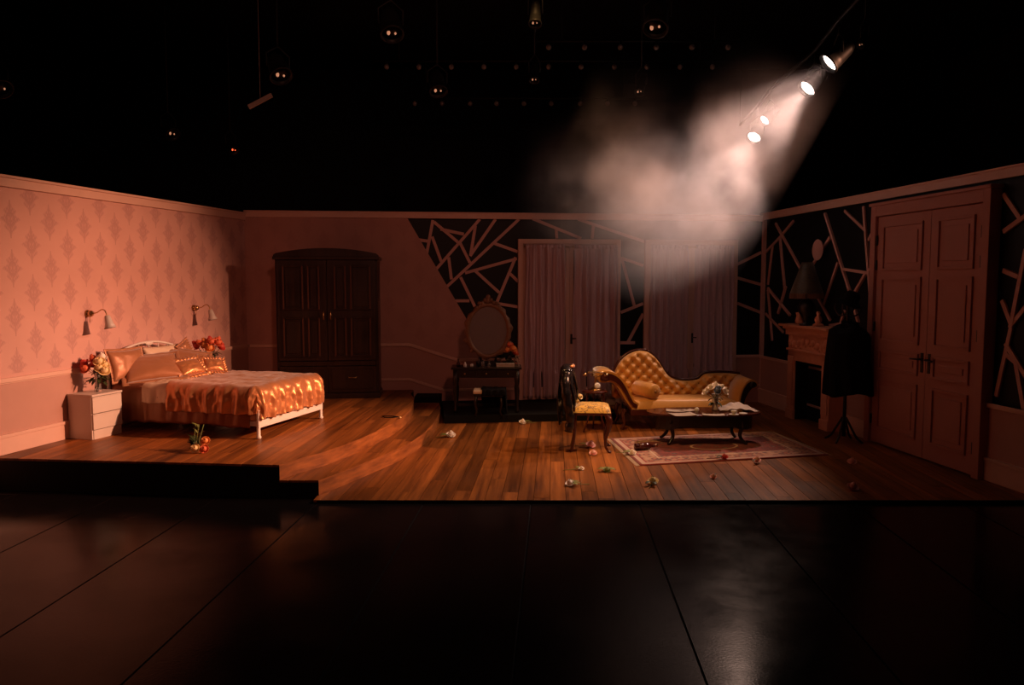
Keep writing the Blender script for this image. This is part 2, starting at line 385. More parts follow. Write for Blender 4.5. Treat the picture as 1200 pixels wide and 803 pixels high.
# rails that bend down where the platform ends
r0 = BW.uz(443, 404)[0] - 1.95; r1 = BW.uz(480, 404)[0]; r2 = BW.uz(535, 422)[0]
mb = MB()
mb.bar((r0, -0.014, 1.01), (r1, -0.014, 1.01), 0.03, 0.045); mb.bar((r1 - 0.01, -0.014, 1.01), (r2, -0.014, ZW - 0.01), 0.03, 0.045); mb.bar((r2, -0.014, ZW - 0.01), (W1[0], -0.014, ZW - 0.01), 0.03, 0.045)
for a, b in ((W1[1], W2[0]), (W2[1], BW.L)): mb.bar((a, -0.014, ZW), (b, -0.014, ZW), 0.03, 0.045)
struct(mb, 'trim_4', M['trim'], BW, bevel=0.004)
mb = MB(); r3 = BW.uz(502, 455)[0]
mb.bar((r0, -0.012, 0.46), (r1, -0.012, 0.46), 0.025, 0.04); mb.bar((r1 - 0.01, -0.012, 0.46), (r3 + 0.25, -0.012, 0.28), 0.025, 0.04); mb.bar((r3 + 0.25, -0.012, 0.28), (W1[0], -0.012, 0.28), 0.025, 0.04)
for a, b in ((W1[1], W2[0]), (W2[1], BW.L)): mb.bar((a, -0.012, 0.28), (b, -0.012, 0.28), 0.025, 0.04)
struct(mb, 'baseboard_back', M['trim'], BW, bevel=0.004)

def strips(wall, segs, org, sc, parent, w=0.046):
    k = 0
    for seg in segs:
        for a, b in zip(seg, seg[1:]):
            ua, za = wall.uz(org[0] + a[0] / sc, org[1] + a[1] / sc); ub, zb = wall.uz(org[0] + b[0] / sc, org[1] + b[1] / sc)
            d = 0.004 * (k % 4); k += 1
            mb2 = MB(); mb2.bar((ua, 0.030, za), (ub, 0.030, zb), w, 0.022 + d, up=(0, 1, 0))
            mb2.build('strip', M['strip'], parent)
back_strips = [[(208, 55), (183, 190)], [(145, 125), (193, 132)], [(205, 115), (238, 205)], [(212, 62), (298, 135)], [(235, 88), (320, 106)], [(378, 52), (218, 235)],
    [(362, 75), (345, 180)], [(305, 135), (342, 210)], [(435, 52), (343, 185)], [(520, 52), (255, 300)], [(432, 140), (515, 170)], [(512, 195), (325, 247)], [(508, 190), (438, 358)],
    [(265, 190), (275, 270)], [(362, 240), (448, 318)], [(488, 250), (517, 278)], [(308, 262), (362, 372)], [(283, 348), (340, 348)], [(438, 357), (517, 370)], [(570, 50), (745, 122)],
    [(655, 90), (657, 122)], [(735, 52), (980, 135)], [(790, 75), (785, 122)], [(888, 192), (970, 220)], [(893, 195), (938, 365)], [(890, 390), (970, 358)], [(970, 395), (915, 498)], [(888, 500), (940, 500)]]
strips(BW, back_strips, (440, 240), 3.0875, wb)
strips(BW, [[(75, 350), (215, 280)], [(75, 430), (215, 470)], [(75, 580), (215, 635)]], (850, 240), 5.017, wb)

# ---- right wall
D1 = (RW.uz(1029, 240)[0], RW.uz(1171, 225)[0])
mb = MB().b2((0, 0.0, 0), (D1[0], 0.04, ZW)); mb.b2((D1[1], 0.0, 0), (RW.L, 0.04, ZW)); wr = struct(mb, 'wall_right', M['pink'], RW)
MB().b2((0, 0.045, 0), (RW.L, 0.1, HR)).build('glazing', M['glass_black'], wr)
MB().b2((-0.03, -0.01, 0), (0.03, 0.044, HR - 0.1)).build('corner_post', M['strip'], wr)
mb = MB().b2((-0.03, -0.03, HR - 0.10), (RW.L, 0.0, HR)); mb.b2((-0.03, -0.045, HR - 0.012), (RW.L, 0.1, HR + 0.01)); struct(mb, 'trim_5', M['trim'], RW, bevel=0.004)
mb = MB()
for a, b in ((0, D1[0]), (D1[1], RW.L)): mb.b2((a, -0.03, ZW - 0.03), (b, 0, ZW + 0.015))
struct(mb, 'trim_6', M['trim'], RW, bevel=0.004)
mb = MB()
for a, b in ((0, D1[0]), (D1[1], RW.L)): mb.b2((a, -0.025, 0), (b, 0, 0.22)); mb.b2((a, -0.035, 0.20), (b, 0, 0.235))
struct(mb, 'baseboard_right', M['trim'], RW, bevel=0.004)
right_strips = [[(222, 285), (320, 180), (390, 95)], [(285, 110), (455, 420)], [(310, 185), (340, 500)], [(268, 235), (240, 470)], [(240, 500), (265, 800)], [(240, 490), (370, 650)], [(345, 480), (300, 640)],
    [(227, 640), (330, 750)], [(525, 315), (455, 430)], [(605, 190), (525, 315)], [(575, 50), (720, 510)], [(650, 340), (565, 590)], [(530, 540), (605, 680)], [(680, 378), (830, 402)],
    [(815, 400), (745, 525)], [(690, 35), (815, 155)], [(800, 10), (860, 800)], [(895, 85), (830, 210)], [(830, 385), (893, 355)], [(690, 620), (665, 700), (600, 710)], [(750, 620), (770, 695)], [(893, 640), (862, 720)]]
strips(RW, right_strips, (850, 240), 5.017, wr, 0.036)
strips(RW, [[(655, 110), (730, 220)], [(655, 288), (763, 210)], [(655, 470), (725, 500)], [(763, 370), (690, 740)], [(648, 610), (690, 720)], [(763, 640), (690, 730)]], (1010, 200), 4.016, wr)
strips(RW, [[(695, 0), (620, 340)], [(665, 90), (763, 250)], [(665, 140), (715, 180), (755, 410)]], (1010, 380), 4.016, wr)

# ---- big double door in the right wall
u0, u1 = D1; um = RW.uz(1094, 330)[0]; ZT = 2.92
door = empty('door_1', RW.W((u0 + u1) / 2, 0, 0), RW.rz, 'tall pink panelled double door with dark lever handles in the right flat', 'door'); door['kind'] = 'structure'
U = lambda u: u - (u0 + u1) / 2
mb = MB(); cw = 0.10
mb.b2((U(u0), -0.09, 0), (U(u0) + cw, 0.04, ZT)); mb.b2((U(u1) - cw, -0.09, 0), (U(u1), 0.04, ZT)); mb.b2((U(u0) + cw, -0.09, ZT - 0.13), (U(u1) - cw, 0.04, ZT))
mb.b2((U(u0) - 0.02, -0.11, ZT), (U(u1) + 0.02, 0.04, ZT + 0.035))
mb.build('door_frame', M['door_paint'], door, bevel=0.006)
for a, b, s in ((u0 + cw + 0.006, um - 0.004, 1), (um + 0.004, u1 - cw - 0.006, -1)):
    leaf = MB().b2((U(a), -0.055, 0.015), (U(b), -0.01, ZT - 0.137)).build('door_leaf', M['door_paint'], door, bevel=0.003)
    for z0, z1 in ((0.20, 0.83), (0.93, 1.18), (1.28, 2.05), (2.13, 2.68)):
        x0, x1 = U(a) + 0.12, U(b) - 0.12
        q = MB()
        for c, d in (((x0, z0), (x1, z0 + 0.03)), ((x0, z1 - 0.03), (x1, z1)), ((x0, z0), (x0 + 0.03, z1)), ((x1 - 0.03, z0), (x1, z1))):
            q.b2((c[0], -0.076, c[1]), (d[0], -0.055, d[1]))
        q.b2((x0 + 0.09, -0.068, z0 + 0.09), (x1 - 0.09, -0.055, z1 - 0.09))
        q.build('panel', M['door_paint'], leaf, bevel=0.003)
    hx = U(um) - s * 0.06
    q = MB().b2((hx - 0.02, -0.064, 0.98), (hx + 0.02, -0.055, 1.20)); q.tube([(hx, -0.06, 1.13), (hx, -0.11, 1.13), (hx - s * 0.13, -0.115, 1.125)], 0.011)
    q.build('handle', M['ebony'], leaf)
    for z in (0.3, 1.45, 2.2, 2.5):
        ux = U(a) + 0.01 if s == 1 else U(b) - 0.01
        MB().lathe([(0.012, -0.06), (0.012, 0.06)], (ux, -0.07, z), seg=8).build('hinge', M['ebony'], leaf)

# ---- french windows in the back wall
def french(n, u0, u1, label):
    w = empty('window_%d' % n, BW.W((u0 + u1) / 2, 0, 0.0), BW.rz, label, 'window'); w['kind'] = 'structure'
    h = (u1 - u0) / 2; cw = 0.075
    mb = MB(); mb.b2((-h, -0.05, 0.10), (-h + cw, 0.03, WT)); mb.b2((h - cw, -0.05, 0.10), (h, 0.03, WT)); mb.b2((-h + cw, -0.05, WT - cw), (h - cw, 0.03, WT)); mb.b2((-h, -0.05, 0.0), (h, 0.03, 0.10))
    mb.build('window_frame', M['trim'], w, bevel=0.005)
    for s in (-1, 1):
        a, b = (-h + cw, -0.004) if s < 0 else (0.004, h - cw)
        q = MB(); q.b2((a, -0.03, 0.11), (a + 0.06, 0.02, WT - cw - 0.005)); q.b2((b - 0.06, -0.03, 0.11), (b, 0.02, WT - cw - 0.005)); q.b2((a, -0.03, WT - cw - 0.09), (b, 0.02, WT - cw - 0.005)); q.b2((a, -0.03, 0.11), (b, 0.02, 0.30))
        sash = q.build('sash', M['trim'], w, bevel=0.004)
        MB().b2((a + 0.06, -0.004, 0.30), (b - 0.06, 0.004, WT - cw - 0.09)).build('pane', M['glass_black'], sash)
        MB().tube([(a + 0.01, -0.075, WT - cw - 0.045), (b - 0.01, -0.075, WT - cw - 0.045)], 0.008).build('curtain_rod', M['brass'], sash)
        if s > 0:
            MB().b2((a + 0.012, -0.045, 1.0), (a + 0.045, -0.03, 1.16)).tube([(a + 0.03, -0.03, 1.09), (a + 0.03, -0.085, 1.09), (a + 0.11, -0.09, 1.09)], 0.009).build('handle', M['ebony'], sash)
    return w
french(1, *W1, 'curtained french window left of the chaise longue, beside the dressing table')
french(2, *W2, 'curtained french window behind the chaise longue, veiled by smoke')

def curtain(u0, u1, seed, label):
    rnd = random.Random(seed); w = u1 - u0; zt = WT - 0.085; ztie = 0.60
    folds = [(rnd.uniform(9, 12), rnd.uniform(0, 6), 0.022), (rnd.uniform(17, 23), rnd.uniform(0, 6), 0.012)]
    def fn(a, b):
        z = zt - (zt - 0.14) * b
        t = 0.0
        for fr, ph, am in folds: t += am * math.sin(a * fr * 2 * PI * 0.55 + ph + 0.7 * math.sin(b * 3 + ph))
        t *= 1.35 + 1.2 * noise.noise(Vector((a * 5, seed, b * 0.6))) + 0.3; tie = math.exp(-((z - ztie) / 0.035) ** 2); top = math.exp(-((z - zt + 0.05) / 0.03) ** 2)
        amp = 1.0 - 0.75 * tie - 0.6 * top + (0.7 if z < ztie else 0) * (1 - tie)
        if z < ztie: t += 0.012 * math.sin(a * 130) * (1 - tie)
        width = w * (0.94 + 0.05 * b - 0.05 * tie + (0.05 if z < ztie - 0.02 else 0))
        x = u0 + w / 2 + (a - 0.5) * width + 0.008 * math.sin(b * 9 + a * 12)
        return (x, -0.085 + t * amp, z)
    c = empty('curtain', BW.a, BW.rz, label, 'curtain', 'gathered curtains on the french windows')
    mb = MB().grid(fn, 84, 40); mb.build('drape', M['sheer'], c, solid=0.004)
    mb = MB().grid(lambda a, b: (u0 + w * 0.04 + a * w * 0.92, -0.085 - 0.016 * math.sin(a * 60) - 0.01, zt - 0.035 + 0.02 * math.sin(b * PI) + (b - .5) * 0.06), 60, 3); mb.build('heading', M['sheer'], c, solid=0.004)
    return c
m1 = (W1[0] + W1[1]) / 2; m2 = (W2[0] + W2[1]) / 2
curtain(W1[0] + 0.09, m1 - 0.065, 1, 'mauve gathered curtain beside the dressing table, nearest the oval mirror')
curtain(m1 + 0.040, W1[1] - 0.04, 2, 'mauve gathered curtain hanging behind the side table with the telephone')
curtain(W2[0] + 0.07, m2 - 0.065, 3, 'mauve gathered curtain rising behind the tall end of the chaise longue')
curtain(m2 + 0.040, W2[1] - 0.07, 4, 'mauve gathered curtain in the smoke behind the low end of the chaise longue')

# ---- floors
def clip_planks(poly, ztop, th, parent, x0, x1, wid, ang, cuts, seed, y_lo=5.0, y_hi=13.4):
    """boards running along the ang direction, clipped to the polygon"""
    rnd = random.Random(seed); d = Vector((math.sin(ang), math.cos(ang), 0)); n = Vector((d.y, -d.x, 0)); x = x0
    while x < x1:
        y = y_lo + rnd.uniform(0, 2.4); ys = [y_lo]
        while y < y_hi: ys.append(y); y += rnd.uniform(*cuts)
        ys.append(y_hi)
        for ya, yb in zip(ys, ys[1:]):
            bm = bmesh.new(); vs = [bm.verts.new((p[0], p[1], ztop - th)) for p in poly]; bm.faces.new(vs)
            g = 0.0022; bmesh.ops.triangulate(bm, faces=bm.faces[:])
            for off, sgn in ((x + g, -1), (x + wid - g, 1)):
                co = Vector((off, 8.0, 0)); r = bmesh.ops.bisect_plane(bm, geom=bm.verts[:] + bm.edges[:] + bm.faces[:], plane_co=co, plane_no=n * sgn, clear_outer=True)
            for yy, sgn in ((ya + 0.0015, -1), (yb - 0.0015, 1)):
                co = Vector((0, yy, 0))
                bmesh.ops.bisect_plane(bm, geom=bm.verts[:] + bm.edges[:] + bm.faces[:], plane_co=co, plane_no=d * sgn, clear_outer=True)
            if bm.faces:
                area = sum(f.calc_area() for f in bm.faces)
                if area > 0.004:
                    dz = rnd.uniform(-0.0012, 0.0)
                    for v in bm.verts: v.co.z += dz
                    ret = bmesh.ops.extrude_face_region(bm, geom=bm.faces[:])
                    for g_ in ret['geom']:
                        if isinstance(g_, bmesh.types.BMVert): g_.co.z = ztop + dz
                    bmesh.ops.recalc_face_normals(bm, faces=bm.faces)
                    me = bpy.data.meshes.new('plank'); bm.to_mesh(me); me.materials.append(M['plank'])
                    o = bpy.data.objects.new('plank', me); COL.objects.link(o); o.parent = parent
            bm.free()
        x += wid

def xy(px, py, z): p = P(px, py, z); return (p.x, p.y)
YF = 7.03
fl = MB().prism([(-1.8, YF), (5.2, YF), (CR.x + 0.4, 13.1), (CL.x - 0.1, 12.2), (-4.2, 10.2), (-1.8, 8.0)], -0.022, o=-0.035)
floor = struct(fl, 'floor', M['black'])
MB().prism([(-1.79, YF - 0.006), (5.0, YF - 0.006), (5.0, YF), (-1.79, YF)], -0.003, o=-0.034).build('edge_strip', M['black'], floor)
rp = [RW.W(u, 0.0, 0) for u in (0, RW.L)]
main_poly = [(P(373, 563, 0.145).x - 0.01, YF), (RW.W((YF - CR.y) / RW.d.y, 0, 0).x - 0.0, YF), (CR.x - 0.005, CR.y), (BW.W(2.3, 0, 0).x, BW.W(2.3, 0, 0).y), (-1.6, 9.3), (P(373, 563, 0.145).x - 0.01, 8.2)]
clip_planks(main_poly, 0.0, 0.02, floor, -2.3, 5.2, 0.150, PL_ANG, (2.0, 3.2), 11)

step_px = [(373, 563), (400, 553), (430, 541), (458, 530), (480, 519), (496, 508), (507, 497), (513.5, 486), (516, 478), (514, 471.5)]
edge1 = [xy(a, b, 0.145) for a, b in step_px]
plat_px = [(327, 545), (350, 537.5), (378, 530), (400, 522.5), (422, 514), (442, 505), (458, 497), (470, 489.5), (479, 481.5), (484, 473), (484.5, 466), (481, 461)]
edge2 = [xy(a, b, 0.29) for a, b in plat_px]
fa = xy(0, 537, 0.29); fdir = (edge2[0][0] - fa[0], edge2[0][1] - fa[1]); fleft = (fa[0] - fdir[0] * 0.045, fa[1] - fdir[1] * 0.045)
def on_back(x): t = (x - CL.x) / BW.d.x; return (x, CL.y + BW.d.y * t)
plat_poly = [fleft] + edge2 + [on_back(edge2[-1][0]), (CL.x, CL.y)]
plat = struct(MB().prism(plat_poly, 0.268, o=-0.03), 'floor_platform', M['black'])
clip_planks(plat_poly, 0.29, 0.02, plat, -7.0, -1.0, 0.150, PL_ANG, (2.0, 3.0), 5, y_lo=4.0)
inner = [(x - 0.10, y + 0.25) for x, y in edge2]
step_poly = edge1 + [(edge2[-1][0] - 0.02, edge1[-1][1] + 0.0)] + [(x - 0.03, y) for x, y in reversed(edge2[1:-1])] + [(edge2[0][0] + 0.0, edge1[0][1])]
stp = struct(MB().prism(step_poly, 0.123, o=-0.03), 'floor_step', M['black'])
clip_planks(step_poly, 0.145, 0.02, stp, -4.0, 0.5, 0.150, PL_ANG, (1.6, 2.6), 8)
def face_strip(edge, z0, z1, parent, off=0.004):
    mb = MB(); L_ = 0
    vs = []; n = len(edge)
    for i, (x, y) in enumerate(edge):
        a = Vector(edge[max(i - 1, 0)]); b = Vector(edge[min(i + 1, n - 1)]); t = (b - a).normalized(); nn = Vector((t.y, -t.x))
        for o_ in (-0.003, off): vs += [(x + nn.x * o_, y + nn.y * o_, z0), (x + nn.x * o_, y + nn.y * o_, z1)]
    fs = []
    for i in range(n - 1):
        a = i * 4; b = a + 4
        fs += [(a + 2, b + 2, b + 3, a + 3), (a + 3, b + 3, b + 1, a + 1), (a, a + 1, b + 1, b), (a, b, b + 2, a + 2)]
    mb.add(vs, fs); mb.build('riser_board', M['riser'], parent)
face_strip(edge2, 0.146, 0.286, plat); face_strip(edge1, 0.001, 0.141, stp)
# dark end board that closes the step by the back wall
a_ = P(486, 471.5, 0.145); b_ = P(514, 471.5, 0.145)
mb = MB().b2((a_.x, a_.y - 0.04, 0.0), (b_.x + 0.02, a_.y + 0.35, 0.235)); struct(mb, 'trim_7', M['black'])
# low black riser along the back wall
a_ = P(518, 490.5, 0); mb = MB().b2((BW.uz(518, 470)[0], -1.15 - 0.28, 0.0), (BW.uz(700, 470)[0], -0.0, 0.105)); rs = struct(mb, 'floor_riser', M['black'], BW)

# black dance vinyl in front, laid in strips
M['vinyl'] = mat('black dance vinyl', (0.008, 0.006, 0.006), 0.21, spec=0.5); M['vinyl'].node_tree.nodes['Principled BSDF'].inputs['IOR'].default_value = 1.135
nt = M['vinyl'].node_tree; b = nt.nodes['Principled BSDF']; tc = nt.nodes.new('ShaderNodeTexCoord')
n = nt.nodes.new('ShaderNodeTexNoise'); n.inputs['Scale'].default_value = 1.3; n.inputs['Detail'].default_value = 7; n.inputs['Roughness'].default_value = 0.65; nt.links.new(tc.outputs['Object'], n.inputs['Vector'])
mr = nt.nodes.new('ShaderNodeMapRange'); mr.inputs['From Min'].default_value = 0.3; mr.inputs['From Max'].default_value = 0.7; mr.inputs['To Min'].default_value = 0.12; mr.inputs['To Max'].default_value = 0.28
nt.links.new(n.outputs['Fac'], mr.inputs['Value']); nt.links.new(mr.outputs[0], b.inputs['Roughness'])
n3 = nt.nodes.new('ShaderNodeTexNoise'); n3.inputs['Scale'].default_value = 60; nt.links.new(tc.outputs['Object'], n3.inputs['Vector'])
bp = nt.nodes.new('ShaderNodeBump'); bp.inputs['Strength'].default_value = 0.12; bp.inputs['Distance'].default_value = 0.003; nt.links.new(n3.outputs['Fac'], bp.inputs['Height']); nt.links.new(bp.outputs['Normal'], b.inputs['Normal'])
base = struct(MB().b2((-9, -4, -0.08), (9, 17, -0.04)), 'floor_studio', M['masking'])
dv = Vector((math.sin(PL_ANG), math.cos(PL_ANG), 0)); x_ref = P(790, 700, -0.03); sw = (P(790, 700, -0.03).x - P(73, 700, -0.03).x) / 4.0
for k in range(-9, 9):
    xa = x_ref.x - dv.x / dv.y * x_ref.y + k * sw; g = 0.007
    q = [(xa + g + dv.x / dv.y * y, y) for y in (-3.5, YF + 0.3)] + [(xa + sw - g + dv.x / dv.y * y, y) for y in (YF + 0.3, -3.5)]
    MB().prism(q, -0.031, o=-0.04).build('vinyl_strip', M['vinyl'], base)
# black studio shell
struct(MB().b2((-9.1, 17, 0), (9.1, 17.1, 6.6)), 'wall_studio_back', M['masking'])
struct(MB().b2((-9.1, -4, 0), (-9.0, 17, 6.6)), 'wall_studio_left', M['masking'])
struct(MB().b2((9.0, -4, 0), (9.1, 17, 6.6)), 'wall_studio_right', M['masking'])
struct(MB().b2((-9.1, -4, 6.5), (9.1, 17, 6.6)), 'ceiling', M['masking'])

# ================================================================== WARDROBE
def make_wardrobe():
    f0 = P(327, 468, 0.29); f1 = P(443, 467, 0.29); w = 1.45; d = 0.60
    mid = (f0 + f1) / 2; t = empty('wardrobe', (mid.x, mid.y + 0.01, 0.29), BW.rz, 'dark carved two-door wardrobe with an arched top standing on the raised floor', 'wardrobe')
    h = w / 2; Ht = 2.04; m = M['dark_wood']
    c = MB(); c.b2((-h, 0.03, 0.05), (-h + 0.04, d, Ht)); c.b2((h - 0.04, 0.03, 0.05), (h, d, Ht)); c.b2((-h, d - 0.02, 0.05), (h, d, Ht)); c.b2((-h, 0.03, Ht - 0.03), (h, d, Ht)); c.b2((-h, 0.03, 0.05), (h, d, 0.09)); c.b2((-h + 0.04, 0.05, 0.50), (h - 0.04, d, 0.54))
    c.b2((-h + 0.04, 0.02, 0.48), (h - 0.04, 0.05, 0.55)); c.b2((-0.02, 0.03, 0.05), (0.02, d, 0.5))
    c.build('carcass', m, t, bevel=0.004)
    pts = [(-h - 0.045, Ht + 0.0)] + [(x, Ht + 0.075 + 0.075 * (1 - (x / (h * 0.98)) ** 2)) for x in [(-h * 0.98) + i * h * 1.96 / 16 for i in range(17)]] + [(h + 0.045, Ht)]
    q = MB().prism([(-h - 0.02, Ht - 0.01), (h + 0.02, Ht - 0.01), (h + 0.02, Ht + 0.05)] + [(p[0], p[1]) for p in reversed(pts[1:-1])] + [(-h - 0.02, Ht + 0.05)], 0.06, axis='y', o=-0.03)
    q.b2((-h - 0.03, -0.045, Ht - 0.015), (h + 0.03, d, Ht + 0.03)); q.build('cornice', m, t, bevel=0.004)
    q = MB(); q.b2((-h - 0.02, -0.005, 0), (h + 0.02, d, 0.075)); q.build('plinth', m, t, bevel=0.006)
    for s in (-1, 1):
        a, b = (-h + 0.03, -0.004) if s < 0 else (0.004, h - 0.03)
        dr = MB().b2((a, 0.0, 0.56), (b, 0.03, Ht - 0.02)).build('door', m, t, bevel=0.003)
        W_ = b - a; big = (a + 0.07, a + 0.36) if s < 0 else (b - 0.36, b - 0.07); sm = (b - 0.27, b - 0.10) if s < 0 else (a + 0.10, a + 0.27)
        for x0, x1 in (big, sm):
            for z0, z1 in ((0.62, 1.19), (1.30, 1.94)):
                g = MB()
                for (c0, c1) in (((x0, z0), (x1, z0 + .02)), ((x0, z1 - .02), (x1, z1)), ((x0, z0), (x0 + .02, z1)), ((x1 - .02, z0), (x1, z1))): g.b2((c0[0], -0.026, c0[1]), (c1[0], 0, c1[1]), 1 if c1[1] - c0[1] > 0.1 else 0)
                g.b2((x0 + .045, -0.012, z0 + .05), (x1 - .045, 0, z1 - .05)); g.build('panel', [m, M['moulding_highlight']], dr, bevel=0.004)
        hx = -s * 0.0 + s * 0.05
        MB().tube([(hx, 0, 1.15), (hx, -0.035, 1.16), (hx, -0.04, 1.28), (hx, 0, 1.29)], 0.007).build('handle', M['brass'], dr)
        dw = MB().b2((a, 0.002, 0.09), (b, 0.03, 0.475)).b2((a + 0.05, -0.01, 0.14), (b - 0.05, 0.0, 0.43)).build('drawer', m, t, bevel=0.004)
        cx = (a + b) / 2
        MB().tube([(cx - 0.06, 0, 0.32), (cx - 0.05, -0.03, 0.31), (cx + 0.05, -0.03, 0.31), (cx + 0.06, 0, 0.32)], 0.007).build('handle', M['brass'], dw)
make_wardrobe()

# ================================================================== BED
A = P(302, 515, 0.29); B = P(377, 490.5, 0.29)
wv = (B - A); BWID = wv.length; wv.normalize(); BL = 1.98
bed_rz = math.atan2(wv.y, wv.x) - PI / 2          # local +y = across the bed (away from the camera), local -x = towards the headboard
bed = empty('bed', A, bed_rz, 'double bed with a white metal arched headboard set against the papered wall', 'bed')
m = M['white_metal']
for y in (0.02, BWID - 0.02):
    MB().lathe([(0.022, 0), (0.03, 0.02), (0.02, 0.035), (0.02, 0.30), (0.028, 0.31), (0.024, 0.34)], (0, y, 0), seg=12).build('leg', m, bed)
    q = MB().lathe([(0.025, 0), (0.02, 0.03), (0.017, 0.80), (0.026, 0.83), (0.0, 0.86)], (-BL, y, 0), seg=12); q.build('leg', m, bed)
MB().b2((-0.012, 0.0, 0.12), (0.018, BWID, 0.20)).build('foot_rail', m, bed, bevel=0.006)
for y in (0.05, BWID - 0.075): MB().b2((-BL, y, 0.13), (-0.0, y + 0.025, 0.19)).build('side_rail', m, bed, bevel=0.004)
q = MB().tube([(-BL, 0.02 + (BWID - 0.04) * i / 20, 0.80 + 0.17 * math.sin(PI * i / 20) ** 0.8) for i in range(21)], 0.014)
q.tube([(-BL, 0.10 + (BWID - 0.2) * i / 16, 0.68 + 0.20 * math.sin(PI * i / 16) ** 0.8) for i in range(17)], 0.008)
for i in range(1, 8):
    y = 0.02 + (BWID - 0.04) * i / 8; q.tube([(-BL, y, 0.35), (-BL, y, 0.78 + 0.17 * math.sin(PI * i / 8) ** 0.8)], 0.007)
q.tube([(-BL, 0, 0.38), (-BL, BWID, 0.38)], 0.012)
for k in range(10):
    a0 = 2 * PI * k / 10
q.ball((-BL + 0.005, BWID / 2, 0.955), (0.02, 0.07, 0.03))
q.build('headboard', m, bed)
MT = 0.545
def superbox(mb, x0, x1, y0, y1, z0, z1, r, mt=0, seg=4):
    pts = []
    for cx, cy, a0 in ((x1 - r, y1 - r, 0), (x0 + r, y1 - r, 90), (x0 + r, y0 + r, 180), (x1 - r, y0 + r, 270)):
        for k in range(seg + 1): a = R(a0 + 90 * k / seg); pts.append((cx + r * math.cos(a), cy + r * math.sin(a)))
    return mb.prism(pts, z1, o=z0, mat=mt, smooth=False)
q = superbox(MB(), -BL + 0.04, -0.01, 0.01, BWID - 0.01, 0.20, 0.34, 0.06); q.build('bed_base', M['mattress'], bed, bevel=0.015)
q = superbox(MB(), -BL + 0.04, -0.02, 0.02, BWID - 0.02, 0.342, MT - 0.012, 0.08); q.build('mattress', M['cream'], bed, bevel=0.04)

def fbm(x, y, z=0.0, o=3):
    s = 0; a = 1.0; f = 1.0
    for _ in range(o): s += a * noise.noise(Vector((x * f, y * f, z + 7.3 * _))); a *= 0.5; f *= 2.1
    return s
def drape(name, mat_, u0, u1, top, drop_near, drop_foot, drop_far, lift, seed, nu, label, cat, fold_amp=0.022, round_=0.07, hem=None):
    """cloth over the mattress: u runs from the head side (u0) to the foot side (u1, in bed x), hanging over the near, far and (if drop_foot) foot edges"""
    mb = MB(); e = 0.025 + lift
    Ln = drop_near; Lf = drop_far; Lt = drop_foot
    def coord(d, L):      # distance beyond the edge -> (outward, down), rounded edge
        r = round_
        if d <= 0: return 0.0, 0.0
        a = d / r
        if a < PI / 2: return r * math.sin(a), r * (1 - math.cos(a))
        return r, r + (d - r * PI / 2)
    W0, W1_ = 0.03 - e + round_, BWID - 0.03 + e - round_
    X1 = u1 if not Lt else -0.03 + e - round_
    tot_v = Ln + (W1_ - W0) + Lf; tot_u = (X1 - u0) + Lt
    nv = int(nu * tot_v / tot_u)
    def fn(a, b):
        u = u0 + a * tot_u; v = -Ln + b * tot_v + W0
        du = max(0, u - X1); dvn = max(0, W0 - v); dvf = max(0, v - W1_)
        dv = max(dvn, dvf); x = min(u, X1); y = min(max(v, W0), W1_); sy = -1 if dvn > 0 else 1
        dd = math.hypot(du, dv) if (du > 0 and dv > 0) else max(du, dv)
        if du > 0 and dv > 0:
            m_ = max(du, dv); dd = m_ * (1 + 0.0 * min(du, dv) / m_)
            ang = math.atan2(dv, du); ox = math.cos(ang); oy = sy * math.sin(ang)
            L_ = 1
        else: ox = 1.0 if du > 0 else 0.0; oy = sy if dv > 0 else 0.0
        o_, dn = coord(dd, 1)
        # hanging folds
        per = (y * 1.0 if du > 0 and dv == 0 else 0) + (-x if dv > 0 and du == 0 else 0) + (math.atan2(dv, du) * 0.12 if du > 0 and dv > 0 else 0)
        hang = min(1.0, max(0.0, (dd - 0.04) / 0.18))
        f = fold_amp * hang * (math.sin(per * 31 + 2.2 * fbm(u * 2, v * 2, seed) + seed) + 0.8 * fbm(u * 7, v * 7, seed + 3) + 0.5 * math.sin(per * 57 + 3 * fbm(u * 3, v * 3, seed + 9)))
        o_ += f + 0.02 * hang
        # puff and creases of the top
        w = 0.012 * fbm(u * 3.2 + seed, v * 3.2, seed) + 0.010 * abs(fbm(u * 6 + v * 2.5, v * 9, seed + 5)) + 0.007 * math.sin(v * 24 + 3 * fbm(u * 2, v * 2, 4 + seed))
        z = top + lift + w * (1 - 0.6 * hang) - dn + (0.02 * fbm(per * 4, 0, seed + 2) * (dd / 0.4) if dd > 0 else 0)
        return (x + ox * o_, y + oy * o_, z)
    mb.grid(fn, nu, nv)
    o = mb.build(name, mat_, None, solid=0.006, loc=A, rz=bed_rz, weld=False); return tag(o, label, cat)
drape('bed_sheet', M['cream'], -1.50, -0.95, MT, 0.24, 0, 0.22, 0.004, 3.0, 46, 'cream sheet turned back over the head end of the copper duvet', 'sheet', fold_amp=0.014, round_=0.06)
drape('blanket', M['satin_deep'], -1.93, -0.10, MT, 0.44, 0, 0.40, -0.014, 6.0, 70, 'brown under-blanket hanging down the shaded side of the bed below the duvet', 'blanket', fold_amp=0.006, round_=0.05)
drape('duvet', M['satin'], -1.16, 0.0, MT, 0.36, 0.42, 0.34, 0.028, 1.0, 120, 'crumpled shiny copper satin duvet spread over the bed', 'duvet', fold_amp=0.020, round_=0.10)

